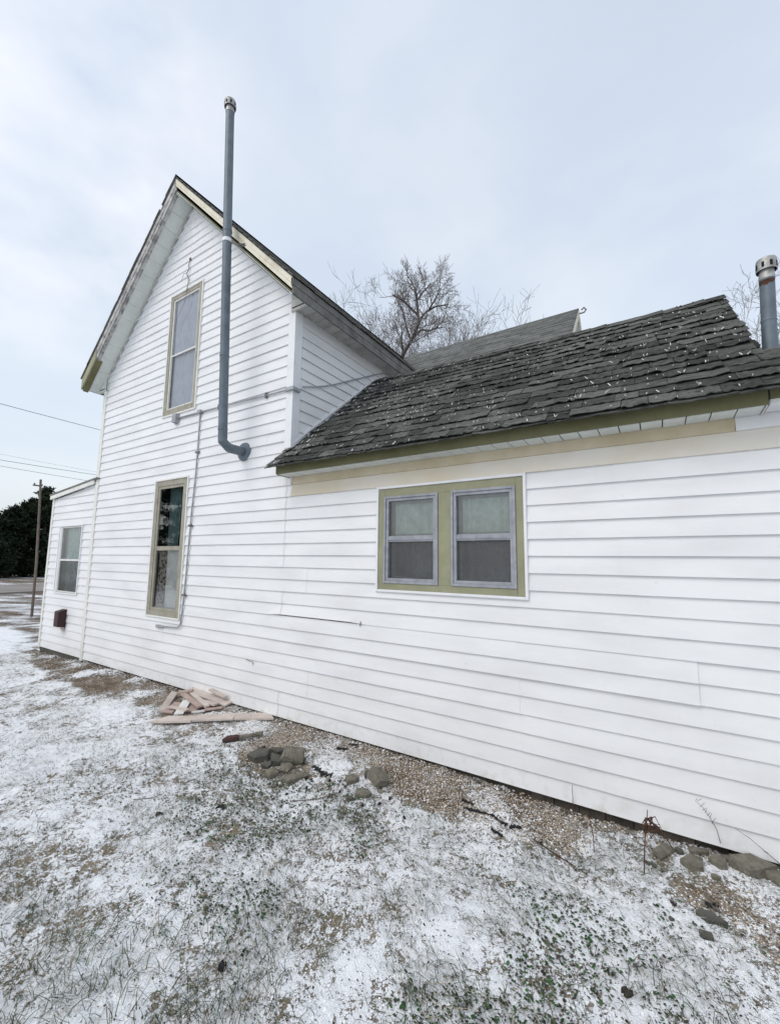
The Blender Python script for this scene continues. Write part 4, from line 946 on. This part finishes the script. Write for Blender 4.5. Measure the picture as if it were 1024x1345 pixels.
def stalk(name, branches, m, label, cat='weed', grp='dead weeds against the wall'):
    t = MB()
    for pts, r0, r1 in branches:
        n = len(pts); t.tube(pts, [r0+(r1-r0)*i/(n-1) for i in range(n)], 6)
    o = t.build(name, m); return tag(o, label, cat, grp)
wp = lambda px, py, y: pl(px, py, 1, y)
b_ = on_ground(847, 1150)
top = Vector((b_.x-.004, b_.y+.01, 0)); yb = b_.y
R = random.Random(4)
br = [([wp(846, 1150, yb), wp(846, 1120, yb), wp(847, 1095, yb), wp(849, 1080, yb), wp(850, 1064, yb)], .0035, .002)]
for i in range(16):
    q = wp(849+R.uniform(-3, 7), 1077+R.uniform(-4, 8), yb+R.uniform(-.01, .03)); br.append(([q, q+Vector((R.uniform(-.03, .05), R.uniform(-.02, .05), R.uniform(-.05, .01))), q+Vector((R.uniform(-.04, .07), R.uniform(0, .08), R.uniform(-.10, -.03)))], .004, .0012))
br.append(([wp(855, 1080, yb+.02), wp(868, 1092, yb+.05), wp(877, 1105, yb+.05), wp(884, 1116, yb+.04)], .005, .003))
stalk('dead_weed', br, 'weedstem', 'rusty brown weed stalk with tangled root ball against the siding')
stalk('dead_weed', [([wp(752, 1066, -.03), wp(752, 1048, -.04), wp(751, 1032, -.04)], .003, .0015), ([wp(752, 1064, -.03), wp(744, 1058, -.03), wp(738, 1064, -.04)], .003, .002)], 'weedstem', 'short straight brown stem standing against the lowest siding board')
q = on_ground(780, 1120)
stalk('dead_weed', [([wp(780, 1120, q.y), wp(779, 1100, q.y+.04), wp(775, 1080, q.y+.12), wp(770, 1067, q.y+.2)], .003, .002)], 'weedstem', 'long curved brown stem between the short stem and the rusty stalk')
br = [([wp(946, 1108, -.04), wp(941, 1090, -.045), wp(932, 1074, -.05), wp(922, 1060, -.05), wp(913, 1052, -.05)], .0022, .001)]
for k in range(9):
    px = 938-3.1*k; py = 1084-4.3*k+R.uniform(-2, 2); br.append(([wp(px, py, -.05), wp(px+R.uniform(-5, 6), py-R.uniform(2, 7), -.06)], .0014, .0008))
stalk('dead_weed', br, 'weedgrey', 'thin grey seedy weed leaning up in front of the last boards')
stalk('dead_weed', [([wp(1024, 1135, -.03), wp(1005, 1119, -.05), wp(985, 1102, -.06), wp(965, 1088, -.06)], .0024, .001), ([wp(1008, 1121, -.05), wp(1003, 1118, -.06)], .003, .003)], 'weedgrey', 'bare arching grass stem crossing the siding at the right edge')
def twig(pts, r, label, m='weedgrey'):
    P_ = [on_ground(*p)+Vector((0, 0, .008)) for p in pts]; t = MB(); t.tube(P_, [r]*(len(P_)-1)+[r*.4], 6); o = t.build('fallen_twig', m); tag(o, label, 'twig', 'fallen twigs on the snow')
twig([(380, 1054), (400, 1053), (418, 1051), (436, 1046), (448, 1041)], .0035, 'bent twig lying in front of the middle stone group')
twig([(700, 1104), (720, 1118), (735, 1128), (752, 1138)], .0035, 'thin dark twig lying diagonally on snow below the wing', 'weedstem')
twig([(905, 1162), (925, 1176), (940, 1190), (950, 1222)], .0025, 'pale grass stem curving past the flat dark stone')
twig([(175, 1052), (200, 1050), (215, 1044)], .003, 'short twig in the grass left of the square black chip')
twig([(752, 1143), (775, 1146)], .003, 'small broken twig end right of the diagonal twig')

# ------------------------------------------------------------------ litter on the roof
t = MB(); R = random.Random(77)
for i in range(760):
    u = -3.3+3.9*R.random()**1.25; v = R.random()**1.25*2.0+.02
    if v > .5 and u > .58: continue
    v = round(v/.127)*.127+R.uniform(-.0, .05)
    if mnoise.noise(Vector((u*.9, v*1.5, 3))) < -.12 and R.random() < .8: continue
    p = PW(u, v)+NW*.030; up_ = (PW(u, v+.1)-PW(u, v)).normalized(); ri = Vector((1, 0, 0)); an = R.uniform(-.5, .5); d = up_*math.cos(an)+ri*math.sin(an); s = d.cross(NW)
    L_ = R.choice([.006, .008, .014, .024])*R.uniform(.6, 1.3); w = R.uniform(.0014, .0032)*(1.5 if u < -1.8 and v < 1.1 else 1)
    t.hexa([p-d*L_-s*w, p-d*L_+s*w, p+d*L_+s*w*.5, p+d*L_-s*w*.5, p-d*L_-s*w+NW*.004, p-d*L_+s*w+NW*.004, p+d*L_+s*w*.5+NW*.006, p+d*L_-s*w*.5+NW*.004])
o = t.build('roof_litter', mat('pale_litter', (.62, .60, .58), .9, island=.4)); tag(o, kind='stuff')

# ------------------------------------------------------------------ pole and wires
up = empty('utility_pole', (-15.67, 1.82, 0), 'thin brown wooden pole standing alone in the snowy yard before the road', 'pole')
t = MB(); t.tube([(-15.67, 1.82, -.3), (-15.75, 1.82, 1.5), (-15.95, 1.82, 3), (-16.12, 1.82, 4.10)], [.036, .034, .032, .030], 10); t.build('post', 'pole', up, smooth=True, angle=50)
t = MB(); t.box(-16.13, -16.07, 1.64, 1.86, 3.88, 3.92); t.tube([(-16.1, 1.67, 3.92), (-16.1, 1.67, 3.97)], .02, 8); t.build('crossarm', 'weather', up)
def wire(x, y0, z0, y1, z1, label, r=.012):
    # sagging span through two measured points, running along the road
    s = (z1-z0)/(y1-y0); t = MB(); pts = []
    for i in range(41):
        y = -40+i*2.0+0; 
        z = z0+s*(y-y0)+.0012*(y-y0)*(y-y1); pts.append((x, y, z))
    t.tube(pts, r, 5); o = t.build('power_line', 'wire'); tag(o, label, 'power line', 'overhead wires along the road')
wire(-25, 2.817, 8.644, 6.988, 8.539, 'topmost single dark wire meeting the gable wall edge', .012)
wire(-40, 6.826, 8.687, 12.416, 8.701, 'upper wire of the lower pair crossing above the pole', .016)
wire(-40.3, 6.866, 8.30, 11.913, 8.16, 'lower wire of the pair crossing just above the pole top', .013)
wire(-42, 6.9, 9.5, 12.4, 9.35, 'faint thin wire above the lower pair', .007)

# ------------------------------------------------------------------ trees
def grow(R, segs, p, d, L_, r, lev, maxlev, up=.15, spread=.9, nch=(3, 5), gnarl=.28):
    n = 4 if lev < 2 else 3; pts = [p]; q = p.copy(); dd = d.copy()
    for i in range(n):
        dd = (dd+Vector((R.gauss(0, gnarl), R.gauss(0, gnarl), R.gauss(0, gnarl)+up))*.55).normalized(); q = q+dd*L_/n; pts.append(q.copy())
    r1 = r*.55; segs.append((pts, r, r1, lev))
    if lev >= maxlev: return
    k = R.randint(*nch)
    for c in range(k):
        f = R.uniform(.25, 1.0) if c else 1.0; i = min(int(f*n), n-1); b = pts[i].lerp(pts[i+1], f*n-i)
        ax = Vector((R.gauss(0, 1), R.gauss(0, 1), R.gauss(0, 1))).normalized(); nd = (dd+ax*spread).normalized()
        grow(R, segs, b, nd, L_*R.uniform(.52, .80), max(r*(1-.45*f)*R.uniform(.45, .65), .0045), lev+1, maxlev, up, spread, nch, gnarl)
def emit(segs, root, tw=.0):
    tr = MB(); cr = MB()
    for pts, r0, r1, lev in segs:
        n = len(pts); rr = [r0+(r1-r0)*i/(n-1) for i in range(n)]
        if lev <= 1: tr.tube(pts, rr, 7, caps=False)
        else: cr.tube(pts, [max(a, .0055) for a in rr], 3, caps=False)
    tr.build('trunk', 'bark', root, smooth=True); cr.build('crown', 'twig', root)
def bare_tree(x, y, h, label, seed, limbs=None, maxlev=6, name='bare_tree', lean=(0, 0), trunk_f=.45, r=.16, nch=(3, 4)):
    R = random.Random(seed); root = empty(name, (x, y, 0), label, 'tree', 'leafless trees behind the house'); segs = []
    base = Vector((x, y, 0)); d = Vector((lean[0], lean[1], 1)).normalized()
    top = base+d*h*trunk_f; segs.append(([base, base.lerp(top, .35)+Vector((R.gauss(0, .1), R.gauss(0, .1), 0)), base.lerp(top, .7), top], r, r*.72, 0))
    if limbs:
        for pts, r0 in limbs:
            pts = [Vector(q) for q in pts]; segs.append((pts, r0, r0*.45, 1))
            for i in range(1, len(pts)):
                for c in range(2 if i < len(pts)-1 else 5):
                    f = R.random(); b = pts[i-1].lerp(pts[i], f); dd = (pts[i]-pts[i-1]).normalized(); ax = Vector((R.gauss(0, 1), R.gauss(0, 1), R.gauss(0, 1)+.3)).normalized()
                    grow(R, segs, b, (dd+ax*1.0).normalized(), h*.038*R.uniform(.6, 1.35), max(r0*.30, .02), 2, maxlev, .10, .85, (3, 4))
    else:
        for c in range(5):
            a = 2*math.pi*c/5+R.uniform(-.4, .4); grow(R, segs, base.lerp(top, R.uniform(.75, 1)), Vector((math.cos(a)*.75, math.sin(a)*.75, R.uniform(.6, 1.3))).normalized(), h*.24*R.uniform(.8, 1.2), r*.5, 1, maxlev, .12, .8, nch)
    emit(segs, root)
Yt = 12.0
zq = lambda ax_, ay_, dy=0: pl(420+ax_/3.938, 340+ay_/3.938, 1, Yt+dy)
limbs = [([zq(420, 515), zq(440, 475), zq(468, 430), zq(490, 385), zq(512, 330), zq(505, 260), zq(497, 180), zq(490, 150)], .09),
         ([zq(432, 490), zq(424, 450), zq(420, 395, -.2)], .06),
         ([zq(512, 318), zq(548, 275, .4), zq(600, 245, .7), zq(665, 235, 1.0)], .055),
         ([zq(488, 388), zq(530, 366, -.4), zq(570, 372, -.8), zq(610, 350, -1.1)], .05),
         ([zq(509, 290), zq(470, 255, -.5), zq(430, 215, -.8), zq(375, 185, -1.0)], .055),
         ([zq(500, 220), zq(530, 175, .8), zq(570, 130, 1.2)], .045), ([zq(470, 425), zq(445, 340, .6), zq(430, 270, 1.0), zq(400, 220, 1.2)], .045), ([zq(560, 270, .5), zq(600, 200, .3), (zq(625, 150, .2))], .04)]
p = zq(420, 515)
bare_tree(p.x-.2, Yt, 14.5, 'largest bare tree with forked dark trunk rising behind the roof valley', 101, limbs, trunk_f=p.z/14.5, r=.12, maxlev=5)
for (px, pt, dist, lab, sd) in ((330, 210, 15, 'thin bare tree just left of the largest, partly behind the main eave', 5), (130, 190, 16, 'leftmost bare tree showing only its twiggy top over the main eave', 6),
                                 (560, 330, 17, 'bare tree right behind the largest one with upright stems', 7), (800, 290, 16, 'rightmost of the bare trees over the grey rear roof', 8), (680, 330, 18, 'low bare tree between the largest and the rightmost', 14)):
    q = pl(420+px/3.938, 340+pt/3.938, 1, dist)
    bare_tree(q.x, dist, q.z*(.93 if px < 600 else .99), lab, sd, None, maxlev=6, trunk_f=.50, r=.12, nch=(3, 4))
q = pl(1012, 375, 1, 17); bare_tree(q.x+.3, 17, q.z*1.05, 'bare tree behind the short flue pipe at the right edge', 31, None, maxlev=6, trunk_f=.45, r=.15)
q = pl(1060, 340, 1, 18); bare_tree(q.x+1, 18, q.z, 'bare tree just beyond the right edge, its twigs beside the flue', 32, None, maxlev=5, trunk_f=.45, r=.15)

def cedar(x, y, h, w, label, seed, n=5200):
    root = empty('cedar_tree', (x, y, 0), label, 'tree', 'dark evergreens beyond the road')
    t = MB(); t.tube([(x, y, -.2), (x+.1, y, h*.5), (x, y, h*.92)], [.22, .13, .03], 8); t.build('trunk', 'bark', root)
    R = np.random.RandomState(seed); NB = 90; bz = R.rand(NB)**1.1*h*.97; ba = R.rand(NB)*6.283
    prof = lambda z: w*np.clip((1-(z/h))**.62, .05, 1)*np.clip(.75+z/h*2, 0, 1)
    bl = prof(bz)*R.uniform(.55, 1.12, NB); k = R.randint(0, NB, n); f = R.rand(n)**.55
    cx_ = x+np.cos(ba[k])*bl[k]*f+R.normal(0, .20, n); cy_ = y+np.sin(ba[k])*bl[k]*f+R.normal(0, .20, n); cz_ = bz[k]+f*bl[k]*R.uniform(.05, .35, NB)[k]+R.normal(0, .16, n)+.05
    s = R.uniform(.08, .22, n); A = R.normal(0, 1, (n, 3)); A /= np.linalg.norm(A, axis=1)[:, None]; B = np.cross(A, R.normal(0, 1, (n, 3))); B /= np.linalg.norm(B, axis=1)[:, None]
    C3 = np.stack([cx_, cy_, np.maximum(cz_, .05)], 1); A[:, 2] = np.abs(A[:, 2])
    V = np.stack([C3-B*s[:, None]*.5, C3+B*s[:, None]*.5, C3+A*s[:, None]*1.6], 1).reshape(-1, 3); F = np.arange(n*3).reshape(n, 3)
    o = np_mesh('crown', V, F, ['cedar']); o.parent = root; o.matrix_parent_inverse = root.matrix_world.inverted()
for i, (px, h, dx, w, lab) in enumerate(((-60, 5.6, 0, 2.4, 'dark evergreen beyond the left edge of the photo'), (-20, 5.2, 1, 2.2, 'low evergreen cut by the left edge of the photo'), (8, 5.9, 0, 2.0, 'leftmost rounded evergreen with a dip to its right'), (32, 7.2, -1.5, 2.1, 'evergreen directly left of the wooden pole'),
                                         (52, 7.9, 0, 2.3, 'tallest dark evergreen just right of the wooden pole'), (76, 8.0, -1, 2.4, 'evergreen half hidden behind the porch corner'), (105, 8.2, 1, 2.6, 'evergreen hidden behind the porch room'))):
    q = pl(px, 757, 0, -47+dx); cedar(-47+dx, q.y, h, w*1.1, lab, 50+i, 15000 if px > -30 else 5000)

cedar(-23.5, -10.8, 8.5, 2.6, 'evergreen across the yard that the tall ground-floor window reflects', 91, 9000)
cedar(-28, -17.5, 9.5, 3.2, 'taller evergreen across the yard behind the reflected one', 92, 9000)
# ------------------------------------------------------------------ light and sky
w = bpy.data.worlds.new('World'); sc.world = w; w.use_nodes = True; nt = w.node_tree; N = nt.nodes; L = nt.links
for n in list(N): N.remove(n)
out = N.new('ShaderNodeOutputWorld'); add = N.new('ShaderNodeAddShader'); b1 = N.new('ShaderNodeBackground'); b2 = N.new('ShaderNodeBackground')
EL, AZ = 48, 200   # sun behind the camera, a little to its right
sky = N.new('ShaderNodeTexSky'); sky.sky_type = 'NISHITA'; sky.sun_disc = False; sky.sun_elevation = math.radians(EL); sky.sun_rotation = math.radians(AZ); sky.air_density = 1.5; sky.dust_density = 3
L.new(sky.outputs[0], b1.inputs[0]); b1.inputs[1].default_value = .05
tc = N.new('ShaderNodeTexCoord'); mp = N.new('ShaderNodeMapping'); mp.inputs['Scale'].default_value = (1, 1, 1.7); L.new(tc.outputs['Generated'], mp.inputs[0])
nz = N.new('ShaderNodeTexNoise'); nz.inputs['Scale'].default_value = 1.7; nz.inputs['Detail'].default_value = 5; nz.inputs['Roughness'].default_value = .5; nz.inputs['Distortion'].default_value = .4; L.new(mp.outputs[0], nz.inputs['Vector'])
cr = N.new('ShaderNodeValToRGB'); L.new(nz.outputs['Fac'], cr.inputs[0])
e = cr.color_ramp.elements; e[0].position = .28; e[0].color = (.585, .645, .72, 1); e[1].position = .72; e[1].color = (.78, .81, .855, 1)
m_ = cr.color_ramp.elements.new(.5); m_.color = (.65, .71, .795, 1)
d0 = ray(20, 165).normalized(); vd = N.new('ShaderNodeVectorMath'); vd.operation = 'DOT_PRODUCT'; vn_ = N.new('ShaderNodeVectorMath'); vn_.operation = 'NORMALIZE'
L.new(tc.outputs['Generated'], vn_.inputs[0]); L.new(vn_.outputs[0], vd.inputs[0]); vd.inputs[1].default_value = d0
g1 = N.new('ShaderNodeMapRange'); g1.interpolation_type = 'SMOOTHERSTEP'; g1.inputs[1].default_value = .90; g1.inputs[2].default_value = 1.0; L.new(vd.outputs['Value'], g1.inputs[0])
nb_ = N.new('ShaderNodeTexNoise'); nb_.inputs['Scale'].default_value = 6; nb_.inputs['Detail'].default_value = 4; L.new(mp.outputs[0], nb_.inputs['Vector'])
g2 = N.new('ShaderNodeMapRange'); g2.inputs[1].default_value = .25; g2.inputs[2].default_value = .70; L.new(nb_.outputs['Fac'], g2.inputs[0])
g3 = N.new('ShaderNodeMath'); g3.operation = 'MULTIPLY'; L.new(g1.outputs[0], g3.inputs[0]); L.new(g2.outputs[0], g3.inputs[1])
gm = N.new('ShaderNodeMix'); gm.data_type = 'RGBA'; gm.inputs[7].default_value = (.93, .925, .945, 1); L.new(g3.outputs[0], gm.inputs[0]); L.new(cr.outputs[0], gm.inputs[6])
L.new(gm.outputs[2], b2.inputs[0]); b2.inputs[1].default_value = .92
L.new(b1.outputs[0], add.inputs[0]); L.new(b2.outputs[0], add.inputs[1]); L.new(add.outputs[0], out.inputs[0])
ld = bpy.data.lights.new('sun', 'SUN'); ld.energy = 1.0; ld.angle = math.radians(30); ld.color = (1, .97, .93)
lo = bpy.data.objects.new('sun', ld); COL.objects.link(lo)
az = math.radians(AZ); sd = Vector((math.sin(az)*math.cos(math.radians(EL)), math.cos(az)*math.cos(math.radians(EL)), math.sin(math.radians(EL))))
lo.rotation_euler = (-sd).to_track_quat('-Z', 'Y').to_euler(); lo.location = (0, -10, 20)
vs = sc.view_settings; vs.view_transform = 'Standard'; vs.look = 'None'; vs.exposure = 0; vs.gamma = 1; vs.use_curve_mapping = False
